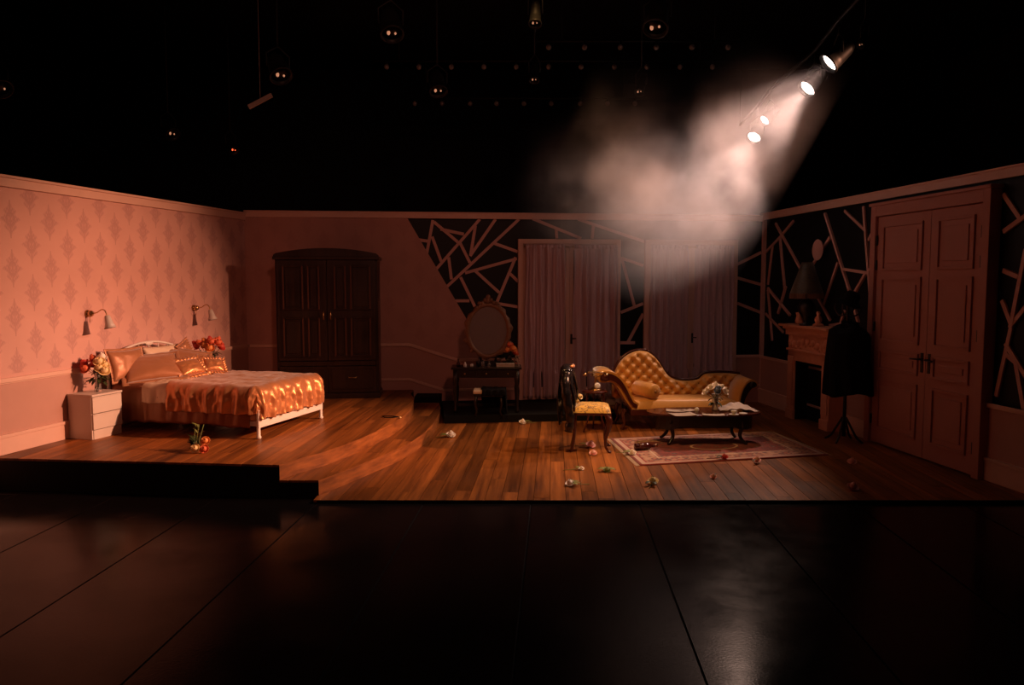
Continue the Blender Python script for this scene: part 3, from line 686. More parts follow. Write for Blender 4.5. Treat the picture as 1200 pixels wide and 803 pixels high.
def pillow(name, w, h, t, m, u, v, z, rot, label, cat, flange=0.05, group=None, frill=0.0, seed=0):
    """w across, h tall, t thick, standing pillow; rot = (tip back about y, twist about z, roll about x)"""
    top = empty(name, A + Matrix.Rotation(bed_rz, 3, 'Z') @ Vector((u, v, z)), bed_rz, label, cat, group)
    Rm = Matrix.Rotation(R(rot[1]), 4, 'Z') @ Matrix.Rotation(R(rot[0]), 4, 'Y') @ Matrix.Rotation(R(rot[2]), 4, 'X')
    mb = MB(); mb.T = Rm
    def fn(sgn):
        def g(a, b):
            p, q = 2 * a - 1, 2 * b - 1
            th = (max(0, (1 - abs(p) ** 2.6)) * max(0, (1 - abs(q) ** 2.6))) ** 0.55
            pin = 1 - 0.10 * (abs(p) ** 3) * (1 - abs(q)) - 0.0
            cx = p * w / 2 * (1 - 0.09 * (1 - q * q) * abs(p) ** 2 * 0.8); cz = q * h / 2 * (1 - 0.09 * (1 - p * p) * abs(q) ** 2 * 0.8)
            wr = 0.010 * fbm(p * 2.5 + seed, q * 2.5, seed) * th
            return (sgn * (t / 2 * th + wr * sgn), cx, cz + h / 2)
        return g
    mb.grid(fn(1), 22, 22); mb.grid(fn(-1), 22, 22); mb.build('cushion', m, top)
    if flange or frill:
        mb = MB(); mb.T = Rm; n = 120; vs = []
        for i in range(n):
            a = 2 * PI * i / n; c, s_ = math.cos(a), math.sin(a); k = 1 / max(abs(c), abs(s_)); p, q = c * k, s_ * k
            cx = p * w / 2 * (1 - 0.09 * (1 - q * q) * 0.8); cz = q * h / 2 * (1 - 0.09 * (1 - p * p) * 0.8)
            wob = frill * math.sin(i * 2 * PI / n * 26) * 0.5 if frill else 0.003 * math.sin(i * 0.9)
            for r_, o_ in ((-0.01, 0), (0.5, 0.5), (1, 1)):
                vs.append((wob * o_, cx + p * flange * r_ , cz + h / 2 + q * flange * r_))
        fs = [(i * 3 + k, ((i + 1) % n) * 3 + k, ((i + 1) % n) * 3 + k + 1, i * 3 + k + 1) for i in range(n) for k in range(2)]
        mb.add(vs, fs, True); mb.build('ruffle' if frill else 'flange', m, top, solid=0.005)
    return top
PZ = MT + 0.02
pillow('pillow', 0.50, 0.36, 0.14, M['satin_dark'], -1.84, 0.22, PZ + 0.0, (-16, -4, 0), 'brown satin pillow upright against the headboard nearest the white bedside cabinet', 'pillow', 0.03, seed=1)
pillow('pillow', 0.66, 0.34, 0.14, M['cream'], -1.86, 0.84, PZ + 0.02, (-14, 2, 0), 'cream pillow standing behind the two large brown pillows under the arch', 'pillow', 0.0, seed=2)
pillow('pillow', 0.64, 0.44, 0.17, M['satin_dark'], -1.56, 0.30, PZ, (-56, -42, 6), 'large brown satin pillow with flanged edge lying low at the near side of the bed', 'pillow', 0.055, seed=3)
pillow('pillow', 0.54, 0.40, 0.16, M['satin_dark'], -1.60, 0.86, PZ, (-48, -30, -18), 'large brown satin pillow with flanged edge slumped at the far side of the bed', 'pillow', 0.055, seed=4)
pillow('cushion', 0.34, 0.24, 0.11, M['satin'], -1.34, 0.70, PZ + 0.02, (-46, -20, 6), 'small copper satin cushion with ruffled edge between the two large pillows', 'cushion', 0.05, frill=0.03, seed=5)
pillow('cushion', 0.24, 0.20, 0.09, M['satin'], -1.32, 1.06, PZ + 0.02, (-44, -30, -8), 'smallest copper cushion, tied with a bow, on the far side of the bed', 'cushion', 0.04, frill=0.03, seed=6)
pillow('cushion', 0.20, 0.17, 0.07, M['satin_dark'], -1.84, 1.22, PZ + 0.20, (-14, 0, 25), 'small gathered brown cushion propped on top beside the far bedside flowers', 'cushion', 0.03, frill=0.03, seed=7)

# ================================================================== BEDSIDE CABINETS
def make_nightstand(p, label):
    t = empty('bedside_cabinet', p, bed_rz, label, 'cabinet'); w, d, h = 0.33, 0.42, 0.49   # local +x faces the foot of the bed, y runs along the wall
    q = MB(); q.b2((-w, 0, 0), (-0.02, 0.018, h - 0.02)); q.b2((-w, d - 0.018, 0), (-0.02, d, h - 0.02)); q.b2((-w, 0.018, 0), (-w + 0.01, d - 0.018, h - 0.02)); q.b2((-w, 0.018, 0.0), (-0.025, d - 0.018, 0.09)); q.b2((-0.03, 0.018, 0.0), (-0.012, d - 0.018, 0.10))
    q.build('carcass', M['white'], t, bevel=0.002)
    MB().b2((-w - 0.005, -0.006, h - 0.022), (0.004, d + 0.006, h)).build('top', M['white'], t, bevel=0.003)
    for z0, z1 in ((0.108, 0.276), (0.284, 0.462)):
        dw = MB().b2((-0.03, 0.006, z0), (0.0, d - 0.006, z1)).build('drawer', M['white'], t, bevel=0.002)
        MB().b2((-0.012, 0.02, z1 - 0.012), (0.006, d - 0.02, z1 - 0.004)).build('handle', M['white'], dw)
    return t
ns1 = P(110, 516, 0.29); make_nightstand(ns1, 'white two-drawer bedside cabinet on the raised floor in front of the bed')
ns2 = ns1 + wv * (BWID + 0.42 + 0.16) + Vector((0.10, 0, 0)); make_nightstand(ns2, 'white bedside cabinet hidden behind the bed under the farther flowers')

# ================================================================== ROSES
def add_bloom(mb, c, r, axis, mt, rnd, layers=((0.35, 3), (0.62, 5), (0.95, 6))):
    q = Vector((0, 0, 1)).rotation_difference(Vector(axis).normalized()); C = Vector(c)
    mb.ball(c, r * 0.60, 10, 8, mt)
    for k, (f, n) in enumerate(layers):
        for i in range(n):
            a0 = 2 * PI * (i + 0.5 * k) / n + rnd.uniform(-.2, .2); wd = 2 * PI / n * 0.72; op = 0.15 + 0.20 * k + rnd.uniform(-.08, .08)
            def g(a, b, f=f, a0=a0, wd=wd, op=op, k=k):
                th = a0 + (a - 0.5) * 2 * wd * (0.55 + 0.45 * math.sin(PI * (0.15 + b * 0.7)))
                rad = r * f * (0.25 + 0.75 * math.sin(min(1, b * 1.1) * PI / 2)) * (1 - (0.26, 0.16, -0.06)[k] * b * b * b) ; z = r * (-0.70 + b * (1.45 - 0.30 * k) - 0.14 * k * b * b * b - 0.12 * abs(a - .5))
                return q @ Vector((rad * math.cos(th), rad * math.sin(th), z)) + C
            mb.grid(g, 4, 4, mt)
def add_leaf(mb, a, d, L, w, mt, up=(0, 0, 1)):
    a = Vector(a); d = Vector(d).normalized(); s = d.cross(Vector(up)); s = s.normalized() if s.length > 0.01 else Vector((1, 0, 0)); n = s.cross(d)
    def g(u, v):
        ww = w * math.sin(PI * min(1, u * 0.93 + 0.04)) ** 0.8
        return a + d * (L * u) + s * ((v - .5) * 2 * ww) + n * (0.25 * abs(v - .5) * w * 2 - 0.35 * L * u * u)
    mb.grid(g, 5, 2, mt)
def bouquet(p, heads, spread, hgt, label, seed, r=0.060, leaves=26, name='rose_bouquet', base_r=0.016, stem_h=0.24):
    """heads: list of (material, count); flowers as parts around a dome, leaves and stems below"""
    rnd = random.Random(seed); t = empty(name, p, 0, label, 'flowers'); lst = []
    for mname, pos in heads: lst.append((mname, pos))
    st = MB()
    for mname, (dx, dy, dz) in lst:
        c = Vector((dx, dy, hgt + dz)); ax = Vector((dx * 3, dy * 3 - 0.25, 0.5)).normalized(); rr = r * rnd.uniform(0.88, 1.12)
        b = MB(); add_bloom(b, c, rr, ax, 0, rnd); b.build('rose', M[mname], t, solid=0.0015)
        st.tube([(dx * 0.08, dy * 0.08, 0.03), (dx * 0.2, dy * 0.2, stem_h * 0.8), tuple(c - ax * rr * 0.6)], 0.003, 5)
    st.build('stem', M['leaf'], t)
    lv = MB()
    for k in range(leaves):
        a = rnd.uniform(0, 2 * PI); rr = rnd.uniform(0.3, 0.9) * spread; z = hgt - rnd.uniform(0.02, 0.11)
        add_leaf(lv, (rr * math.cos(a) * 0.6, rr * math.sin(a) * 0.6, z), (math.cos(a), math.sin(a), rnd.uniform(-.5, .6)), rnd.uniform(0.06, 0.10), 0.021, 0)
    o = lv.build('foliage', M['leaf'], t); o['kind'] = 'stuff'
    return t
def vase(p, prof, label, m, seg=20, inner=True):
    q = MB().lathe(prof, seg=seg, close=True)
    o = q.build('vase', m, None, loc=p, rz=0); return tag(o, label, 'vase')
vp1 = Vector((ns1.x - 0.16, ns1.y + 0.20, 0.29 + 0.4905)); v1 = P(112, 459, vp1.z); vp1 = Vector((v1.x + 0.03, v1.y, vp1.z)); 
rim = lambda a: [(0.035, 0), (0.04, 0.006), (0.036, 0.03), (0.028, 0.10), (0.034, 0.19), (0.05, 0.245), (0.047, 0.245), (0.031, 0.19), (0.025, 0.10), (0.03, 0.02), (0.0, 0.015)]
vase(vp1, rim(0), 'clear glass vase on the bedside cabinet nearest the front edge', M['glass'])
bouquet(vp1, [('r_red', (-0.12, -0.05, 0.10)), ('r_red', (-0.01, -0.05, 0.09)), ('r_coral', (-0.06, 0.03, 0.14)), ('r_red', (-0.15, 0.0, 0.04)), ('r_yellow', (0.06, -0.07, 0.12)), ('r_yellow', (0.10, -0.03, 0.08)), ('r_yellow', (0.12, -0.08, 0.02)), ('r_white', (0.04, 0.03, 0.16)), ('r_yellow', (0.07, -0.09, 0.05)), ('r_coral', (-0.08, -0.10, 0.04))],
        0.15, 0.23, 'red and yellow roses in the glass vase on the white bedside cabinet', 4)
vp2 = P(245.5, 436, 0.2905 + 0.49); vp2 = Vector((vp2.x, vp2.y, 0.2905 + 0.49))
vp2 = Vector((ns2.x - 0.2, ns2.y + 0.18, 0.2905 + 0.49)); rr_ = ray(245.5, 430); tt = vp2.y / rr_.y; vp2.x = rr_.x * tt
vase(vp2, [(0.045, 0), (0.045, 0.008), (0.014, 0.02), (0.012, 0.12), (0.03, 0.22), (0.055, 0.30), (0.052, 0.30), (0.027, 0.22), (0.008, 0.14), (0.0, 0.13)], 'tall flared glass vase behind the bed by the room corner', M['glass'])
bouquet(vp2, [('r_coral', (-0.12, -0.02, 0.11)), ('r_orange', (-0.04, -0.05, 0.08)), ('r_coral', (0.06, -0.06, 0.13)), ('r_coral', (0.14, -0.03, 0.12)), ('r_red', (0.16, 0.02, 0.06)), ('r_orange', (0.05, -0.1, 0.05)), ('r_red', (0.0, 0.04, 0.15)), ('r_red', (-0.17, 0.0, 0.06)), ('r_coral', (0.11, 0.05, 0.15)), ('r_orange', (-0.08, 0.05, 0.13)), ('r_red', (-0.2, 0.03, 0.10))],
        0.17, 0.30, 'coral and orange roses in the tall vase beyond the bed', 9)

# roses lying on the raised floor in front of the bed
def floor_rose(px, py, z, mname, r, label, stem_dir=None, leaves=2, group=None, leafm='leaf_pale', lift=0.72, seed=0, name='rose', ax=(0, -0.35, 0.8)):
    rnd = random.Random(seed + int(px)); p = P(px, py, z); t = empty(name, p, 0, label, 'rose', group)
    b = MB(); add_bloom(b, (0, 0, r * lift), r, (ax[0] + rnd.uniform(-.2, .2), ax[1], ax[2]), 0, rnd); b.build('bloom', M[mname], t, solid=0.0015)
    if stem_dir is not None:
        d = Vector((math.cos(stem_dir), math.sin(stem_dir), 0)); q = MB().tube([(0, 0.02, r * 0.5), tuple(d * 0.08 + Vector((0, 0, 0.012))), tuple(d * 0.20 + Vector((0, 0, 0.006)))], 0.0035, 5); q.build('stem', M[leafm], t)
    for k in range(leaves):
        a = (stem_dir if stem_dir is not None else rnd.uniform(0, 6)) + (k - (leaves - 1) / 2) * 0.7
        q = MB(); add_leaf(q, (math.cos(a) * r * 0.7, math.sin(a) * r * 0.7, 0.03), (math.cos(a), math.sin(a), 0.35), r * 1.7, r * 0.42, 0); q.build('leaf', M[leafm], t, solid=0.001)
    return t
bq = empty('rose_bouquet', P(226, 531, 0.29), 0, 'three orange and peach roses with greenery lying on the raised floor before the bed', 'flowers'); rnd = random.Random(3)
for mname, c in (('r_yellow', (0.03, -0.02, 0.055)), ('r_orange', (0.115, 0.03, 0.12)), ('r_coral', (0.115, -0.01, 0.045))):
    b = MB(); add_bloom(b, c, 0.046, (0.1, -0.8, 0.4), 0, rnd); b.build('rose', M[mname], bq, solid=0.0015)
q = MB()
for k in range(30):
    a = rnd.uniform(R(70), R(200)); add_leaf(q, (0.02 * math.cos(a), 0.05 + rnd.uniform(0, 0.08), rnd.uniform(0.02, 0.12)), (math.cos(a), 0.35, rnd.uniform(0, 1.2)), rnd.uniform(0.06, 0.11), 0.017, 0)
o = q.build('foliage', M['leaf'], bq); o['kind'] = 'stuff'
q = MB()
for dx in (-0.02, 0.0, 0.025): q.tube([(0.05 + dx, 0, 0.05), (dx, 0.10, 0.10), (dx * 2 + 0.005, 0.16, 0.26)], 0.003, 5)
for k in range(7): add_leaf(q, (0.005 + rnd.uniform(-.02, .02), 0.15, 0.16 + 0.015 * k), (rnd.uniform(-1, 1), 0.1, 0.8), 0.06, 0.014, 0)
q.build('sprig', M['leaf_pale'], bq)

# ================================================================== WALL LAMPS over the bed
def sconce(px, py, label):
    u, z = LW.uz(px, py); t = empty('wall_lamp', LW.W(u, 0, z), LW.rz, label, 'lamp', 'swan-neck wall lamps over the bed')
    MB().lathe([(0.042, 0), (0.042, 0.012), (0.03, 0.03)], (0, 0, 0), (0, -1, 0), 20).ball((0, -0.045, 0), 0.036, 16, 10).build('wall_plate', M['brass'], t)
    arm = spline([(0, -0.07, 0.0), (0, -0.13, 0.012), (0, -0.19, 0.045), (0, -0.235, 0.03), (0, -0.26, -0.03)], 6)
    MB().tube(arm, 0.0065, 8).build('arm', M['brass'], t)
    q = MB(); ax = (0.05, -0.22, -1)
    q.lathe([(0.0, 0.0), (0.022, 0.0), (0.030, 0.012), (0.046, 0.10), (0.062, 0.145), (0.059, 0.145), (0.043, 0.10), (0.026, 0.014), (0, 0.01)], (0, -0.258, -0.02), ax, 24, close=False); q.build('lamp_shade', M['shade'], t)
    MB().ball((0.004, -0.275, -0.125), 0.022, 10, 8).build('bulb', M['milk'], t)
    MB().tube([(0, -0.04, -0.03), (0.0, -0.03, -0.10)], 0.004, 6).build('pull_cord', M['brass'], t)
    return t
sconce(102, 367.5, 'swan-neck brass wall lamp with a pale shade above the white bedside cabinet')
sconce(226.5, 361, 'swan-neck brass wall lamp with a pale shade nearer the room corner')

# black wire hanger and a small bloom on the raised floor
c = P(456, 490, 0.292); q = MB(); q.tube([c + Vector(v) for v in ((-0.10, 0.08, 0.01), (-0.055, 0.0, 0.006), (0.05, 0.02, 0.006), (0.11, 0.055, 0.006), (0.02, 0.075, 0.012), (-0.10, 0.08, 0.01))], 0.006, 6)
tag(q.build('cord', M['cloth_black'], None), 'short loop of black cord dropped near the edge of the raised floor', 'cord')
floor_rose(469, 490.5, 0.292, 'r_yellow', 0.018, 'tiny yellowish flower head on the rim of the raised floor', None, 1)

# ================================================================== DRESSING TABLE
vt = P(570, 484, 0.105)
dt = empty('dressing_table', (vt.x, vt.y, 0.105), 0.02, 'black dressing table under the oval mirror beside the curtained window', 'table')
w, d, h = 0.98, 0.42, 0.66; m = M['ebony']; hw = w / 2
MB().b2((-hw - 0.02, -0.015, h - 0.03), (hw + 0.02, d, h)).build('table_top', m, dt, bevel=0.006)
MB().b2((-hw + 0.02, 0.01, h - 0.15), (hw - 0.02, d - 0.02, h - 0.03)).build('apron', m, dt, bevel=0.004)
for s in (-1, 0, 1):
    dw = MB().b2((s * 0.31 - 0.145, 0.0, h - 0.14), (s * 0.31 + 0.145, 0.012, h - 0.04)).build('drawer', m, dt, bevel=0.003)
    MB().ball((s * 0.31, -0.008, h - 0.09), 0.012, 8, 6).build('knob', M['brass'], dw)
for sx in (-1, 1):
    for y in (0.03, d - 0.04):
        MB().lathe([(0.03, 0), (0.036, 0.03), (0.022, 0.06), (0.026, 0.2), (0.036, 0.32), (0.024, 0.38), (0.036, 0.44), (0.036, h - 0.03)], (sx * (hw - 0.045), y, 0), seg=12).build('leg', m, dt)
MB().b2((-hw + 0.06, d / 2 - 0.02, 0.07), (hw - 0.06, d / 2 + 0.02, 0.10)).build('stretcher', m, dt)
# oval mirror standing on it
mt_ = PY(572, 387.5, vt.y + 0.22); mz = mt_.z - 0.105; mxx = mt_.x - vt.x
mir = empty('oval_mirror', (mt_.x, vt.y + 0.24, 0.105 + h), 0.02, 'large oval mirror in an ornate gilt frame standing on the black dressing table', 'mirror')
cz = mz - h
q = MB(); n = 72; vs = []; RX, RZ = 0.27, 0.345
for i in range(n):
    a = 2 * PI * i / n; bump_ = 0.012 * math.sin(a * 18) + 0.012 * math.sin(a * 7 + 1)
    for rr, yy in ((0.0, 0.0), (0.0, -0.02), (0.035, -0.035), (0.07 + bump_, -0.015), (0.075 + bump_, 0.012)):
        vs.append(((RX + rr) * math.cos(a), yy, cz + (RZ + rr) * math.sin(a)))
q.add(vs, [(i * 5 + k, ((i + 1) % n) * 5 + k, ((i + 1) % n) * 5 + (k + 1) % 5, i * 5 + (k + 1) % 5) for i in range(n) for k in range(5)], True)
for k in range(-4, 5): q.ball((0.042 * k, -0.02, cz + RZ + 0.085 - 0.006 * k * k + 0.02 * (k % 2)), (0.03, 0.018, 0.032), 8, 6)
q.ball((0, -0.02, cz + RZ + 0.14), (0.035, 0.018, 0.045), 8, 6)
for s in (-1, 1):
    for a in (200, 225, 335, 315): q.ball(((RX + 0.08) * math.cos(R(a)), -0.015, cz + (RZ + 0.08) * math.sin(R(a))), (0.03, 0.015, 0.03), 8, 6)
q.build('mirror_frame', M['giltwood'], mir)
MB().prism([(RX * math.cos(2 * PI * i / 48), cz + RZ * math.sin(2 * PI * i / 48)) for i in range(48)], -0.004, axis='y', o=-0.010).build('mirror_glass', M['mirror'], mir)
MB().box((0, 0.03, 0.03), (0.36, 0.16, 0.06)).tube([(-0.1, 0.04, 0.05), (-0.16, 0.03, cz - RZ + 0.1)], 0.02).tube([(0.1, 0.04, 0.05), (0.16, 0.03, cz - RZ + 0.1)], 0.02).build('mirror_stand', m, mir, bevel=0.004)
TZ = 0.105 + h + 0.001
def on_table(px, dy): r_ = ray(px, 425); y = vt.y + dy; return Vector((r_.x * y / r_.y, y, TZ))
for px, dy, prof, mm, lab in ((537, 0.12, [(0.03, 0), (0.03, 0.05), (0.012, 0.07), (0.012, 0.10), (0.018, 0.11), (0, 0.115)], 'bottle', 'dark scent bottle at the wall end of the dressing table'),
    (545, 0.08, [(0.022, 0), (0.022, 0.04), (0.01, 0.05), (0.012, 0.07), (0, 0.072)], 'porcelain', 'small pale pot near the wall end of the dressing table'),
    (553, 0.10, [(0.026, 0), (0.028, 0.03), (0.02, 0.04), (0, 0.045)], 'porcelain', 'low pale powder jar on the dressing table, left of the mirror foot'),
    (561, 0.07, [(0.014, 0), (0.014, 0.09), (0.006, 0.10), (0.006, 0.135), (0, 0.136)], 'ebony', 'slim black bottle standing in front of the oval mirror'),
    (566, 0.05, [(0.02, 0), (0.02, 0.07), (0.008, 0.08), (0.012, 0.10), (0, 0.105)], 'glass', 'small glass scent bottle before the middle of the mirror'),
    (573, 0.06, [(0.024, 0), (0.024, 0.05), (0.01, 0.06), (0.016, 0.08), (0, 0.085)], 'glass', 'squat glass scent bottle before the mirror, right of the slim black one')):
    o = MB().lathe(prof, seg=14).build('bottle', M[mm], None, loc=on_table(px, dy)); tag(o, lab, 'bottle')
c = on_table(592, 0.10); bx = empty('jewel_box', c, 0.1, 'pale jewellery box on the window end of the dressing table', 'box')
MB().b2((-0.13, -0.06, 0), (0.13, 0.06, 0.035)).build('body', M['paper'], bx, bevel=0.003); MB().b2((-0.133, -0.063, 0.0355), (0.133, 0.063, 0.05)).build('lid', M['paper'], bx, bevel=0.004)
c = on_table(606, 0.16); pf = empty('picture_frame', c, -0.3, 'small pale easel frame at the window end of the dressing table', 'frame')
q = MB(); a0, a1, a2, a3 = (-0.05, 0, 0.0), (0.03, 0, 0.0), (-0.03, 0.02, 0.15), (0.05, 0.02, 0.15)
for p_, q_ in ((a0, a1), (a1, a2), (a2, a3)): q.bar(p_, q_, 0.012, 0.014)
q.build('easel', M['paper'], pf)
c = on_table(597, 0.28); vase(c, [(0.035, 0), (0.045, 0.05), (0.03, 0.12), (0.036, 0.16), (0.03, 0.16), (0.02, 0.12), (0.0, 0.1)], 'dark vase behind the jewellery box on the dressing table', M['ebony'])
bouquet(c, [('r_orange', (-0.03, -0.06, 0.10)), ('r_orange', (0.06, -0.06, 0.12)), ('r_coral', (0.0, -0.04, 0.18)), ('r_coral', (0.09, 0.0, 0.06))], 0.15, 0.14, 'peach roses with dark leaves on the dressing table beside the window', 21, r=0.055, leaves=30, stem_h=0.16)
# stool with a black cloth over it
st = P(574, 487, 0.0); so = empty('stool', (st.x, vt.y - 0.10, 0.105), 0.0, 'small dark stool with a pale seat in front of the dressing table', 'stool')
MB().box((0, 0, 0.335), (0.44, 0.32, 0.05)).build('seat', M['cream'], so, bevel=0.015)
MB().box((0, 0, 0.29), (0.42, 0.30, 0.035)).build('seat_frame', m, so, bevel=0.004)
for sx in (-1, 1):
    for sy in (-1, 1): MB().tube([(sx * 0.17, sy * 0.11, 0.29), (sx * 0.19, sy * 0.13, 0.18), (sx * 0.165, sy * 0.115, 0.05), (sx * 0.19, sy * 0.13, 0.0)], [0.028, 0.022, 0.014, 0.02], 8).build('leg', m, so)
def cloth_fn(a, b):
    u = -0.10 + a * 0.34; v = (b - 0.35) * 0.75
    if v < -0.18: y = -0.175 - 0.012 * math.sin(a * 22); z = 0.372 + (v + 0.18)
    elif v > 0.18: y = 0.175 + 0.012 * math.sin(a * 22); z = 0.372 - (v - 0.18)
    else: y = v; z = 0.372 + 0.012 * fbm(a * 3, b * 3)
    return (u + 0.012 * math.sin(b * 14), y, max(0.005, z))
q = MB().grid(cloth_fn, 30, 34)
def side_fn(a, b):
    y = -0.17 + a * 0.34; return (0.235 + 0.012 * math.sin(a * 20) + 0.02 * b, y, 0.372 - b * 0.34)
q.grid(side_fn, 20, 14)
tag(q.build('cloth', M['cloth_black'], None, solid=0.006, loc=so.location), 'black garment thrown over the stool at the dressing table', 'cloth')

# ================================================================== CHAIR
cf = P(714, 531, 0); cb = P(674, 529, 0); crz = -0.10
ch = empty('dining_chair', ((cf.x + cb.x) / 2 + 0.01, 9.22, 0), crz, 'mahogany side chair with a yellow patterned seat and a black jacket over its back', 'chair')
# local: +x forward
m = M['mahogany']; sw_, sd_ = 0.42, 0.44; SH = 0.44
q = superbox(MB(), -sd_ / 2 - 0.005, sd_ / 2 + 0.01, -sw_ / 2, sw_ / 2, SH, SH + 0.03, 0.05)
q.build('seat_frame', m, ch, bevel=0.008)
q = MB(); 
def seatf(a, b):
    p, r_ = 2 * a - 1, 2 * b - 1; k = (max(0, 1 - abs(p) ** 5) * max(0, 1 - abs(r_) ** 5)) ** 0.4
    return (p * sd_ / 2 * 1.0, r_ * sw_ / 2, SH + 0.03 + 0.085 * k)
q.grid(seatf, 20, 20).b2((-sd_ / 2 + 0.01, -sw_ / 2 + 0.01, SH + 0.012), (sd_ / 2 - 0.01, sw_ / 2 - 0.01, SH + 0.031)); q.build('seat', M['seat_fabric'], ch)
for s in (-1, 1):
    y = s * (sw_ / 2 - 0.025); q = MB()
    q.tube(spline([(0.17, y, SH + 0.01), (0.205, y * 1.05, SH - 0.06), (0.20, y * 1.04, SH - 0.16), (0.165, y, 0.17), (0.165, y, 0.07), (0.195, y * 1.04, 0.02), (0.225, y * 1.08, 0.0)], 5), [interp([(0, 0.03), (0.18, 0.036), (0.4, 0.022), (0.8, 0.014), (1, 0.02)], i / 30) for i in range(31)], 10)
    q.ball((0.205, y * 1.05, SH - 0.04), 0.032, 10, 8); q.build('leg', m, ch)
    q = MB().tube(spline([(-0.24, y, 0.0), (-0.205, y, 0.20), (-0.20, y, SH), (-0.22, y, SH + 0.12)], 5), 0.019, 8); q.build('leg', m, ch)
    bp_ = spline([(-0.20, y, SH), (-0.215, y, SH + 0.1), (-0.24, y * 1.12, SH + 0.28), (-0.29, y * 1.0, SH + 0.46), (-0.315, y * 0.5, SH + 0.53), (-0.315, 0, SH + 0.52)], 6)
    MB().tube(bp_, 0.018, 8).build('back_frame', m, ch)
MB().tube([(-0.235, -0.2, SH + 0.24), (-0.225, 0, SH + 0.22), (-0.235, 0.2, SH + 0.24)], 0.017, 8).build('back_rail', m, ch)
# jacket over the back
jk = empty('jacket', ch.location + Vector((0, 0, 0)), crz, 'shiny black jacket with a pale flower at the lapel hung over the chair back', 'jacket')
def jf(a, b):
    s = 2 * a - 1; L = 0.62
    top = SH + 0.56 - 0.05 * abs(s) ** 2
    y = s * (0.20 + 0.06 * min(1, b * 3))
    if b < 0.14: x = -0.30 + 0.05 * math.cos(b / 0.14 * PI); z = top + 0.02 * math.sin(b / 0.14 * PI)
    else: x = -0.35 - 0.03 * math.sin((b - .14) * 3) + 0.018 * math.sin(s * 9 + b * 2); z = top - (b - 0.14) * L / 0.86 * 1.0
    return (x, y, z)
q = MB().grid(jf, 26, 30)
def jfront(a, b):
    s = 2 * a - 1; z = SH + 0.55 - 0.05 * s * s - b * 0.42
    return (-0.25 + 0.05 * b + 0.012 * math.sin(s * 10 + b * 7), s * 0.235 * (1 - 0.1 * b) + (0.06 * (1 if s > 0 else -1) * b), z)
q.grid(jfront, 26, 20); q.build('jacket_body', M['leather'], jk, solid=0.010)
for s in (-1, 1):
    sl = spline([(-0.30, s * 0.22, SH + 0.50), (-0.31, s * 0.285, SH + 0.36), (-0.28, s * 0.30, SH + 0.16), (-0.25, s * 0.285, SH - 0.04), (-0.27, s * 0.28, SH - 0.18)], 5)
    rad = [interp([(0, 0.06), (0.5, 0.055), (1, 0.048)], i / 20) + 0.006 * math.sin(i * 1.9) for i in range(21)]
    MB().tube(sl, rad, 12).build('sleeve', M['leather'], jk)
q = MB()
for s in (-1, 1): q.add([(-0.235, s * 0.03, SH + 0.53), (-0.215, s * 0.12, SH + 0.46), (-0.17, s * 0.10, SH + 0.28), (-0.165, s * 0.02, SH + 0.16)], [(0, 1, 2, 3)])
q.build('lapel', M['leather'], jk, solid=0.012)
q = MB(); rnd = random.Random(5); add_bloom(q, (-0.13, -0.17, SH + 0.22), 0.035, (0.6, -0.5, 0.4), 0, rnd); add_bloom(q, (-0.16, -0.16, SH + 0.16), 0.028, (0.6, -0.5, 0.1), 0, rnd); q.build('buttonhole_flower', M['r_yellow'], jk, solid=0.001)
q = MB().tube([(-0.25, -0.12, SH + 0.565), (-0.22, -0.02, SH + 0.56), (-0.23, 0.10, SH + 0.56)], [0.014, 0.02, 0.014], 8); q.build('collar', M['satin'], jk)

# ================================================================== SIDE TABLE + TELEPHONE
sp_ = P(697, 503, 0); stb = empty('side_table', (sp_.x, 10.35, 0), 0, 'small two-tier mahogany side table between the chair and the chaise longue', 'table'); stb.location.x = ray(697, 460).x * 10.35 / ray(697, 460).y
SZ = PY(697, 457.5, 10.35).z
MB().lathe([(0.0, SZ - 0.03), (0.15, SZ - 0.03), (0.168, SZ - 0.022), (0.17, SZ - 0.006), (0.162, SZ), (0, SZ)], seg=32).build('table_top', M['mahogany'], stb)
MB().lathe([(0.0, SZ - 0.20), (0.13, SZ - 0.20), (0.14, SZ - 0.19), (0.135, SZ - 0.18), (0, SZ - 0.18)], seg=28).build('shelf', M['mahogany'], stb)
for k in range(3):
    a = R(90 + 120 * k); c, s = math.cos(a), math.sin(a)
    MB().tube(spline([(0.12 * c, 0.12 * s, SZ - 0.03), (0.13 * c, 0.13 * s, SZ - 0.2), (0.10 * c, 0.10 * s, 0.2), (0.18 * c, 0.18 * s, 0.0)], 5), [0.016 - 0.0004 * i for i in range(16)], 8).build('leg', M['mahogany'], stb)
ph = empty('telephone', (stb.location.x, 10.35, SZ + 0.001), 0.15, 'antique cradle telephone with a brass handset on the side table', 'telephone')
MB().lathe([(0.0, 0), (0.085, 0), (0.085, 0.012), (0.07, 0.022), (0.06, 0.03), (0.035, 0.05), (0.018, 0.08), (0.014, 0.16), (0.022, 0.18), (0, 0.19)], (0.01, 0, 0), seg=24).build('base', M['brass'], ph)
MB().lathe([(0.0, 0.0), (0.042, 0.0), (0.042, 0.01), (0.02, 0.014), (0, 0.014)], (0.02, -0.05, 0.065), (0, -1, 0.35), 20).build('dial', M['porcelain'], ph)
q = MB().tube([(-0.055, 0, 0.215), (-0.05, 0, 0.19), (0.07, 0, 0.19), (0.075, 0, 0.215)], 0.006, 6); q.build('cradle', M['brass'], ph)
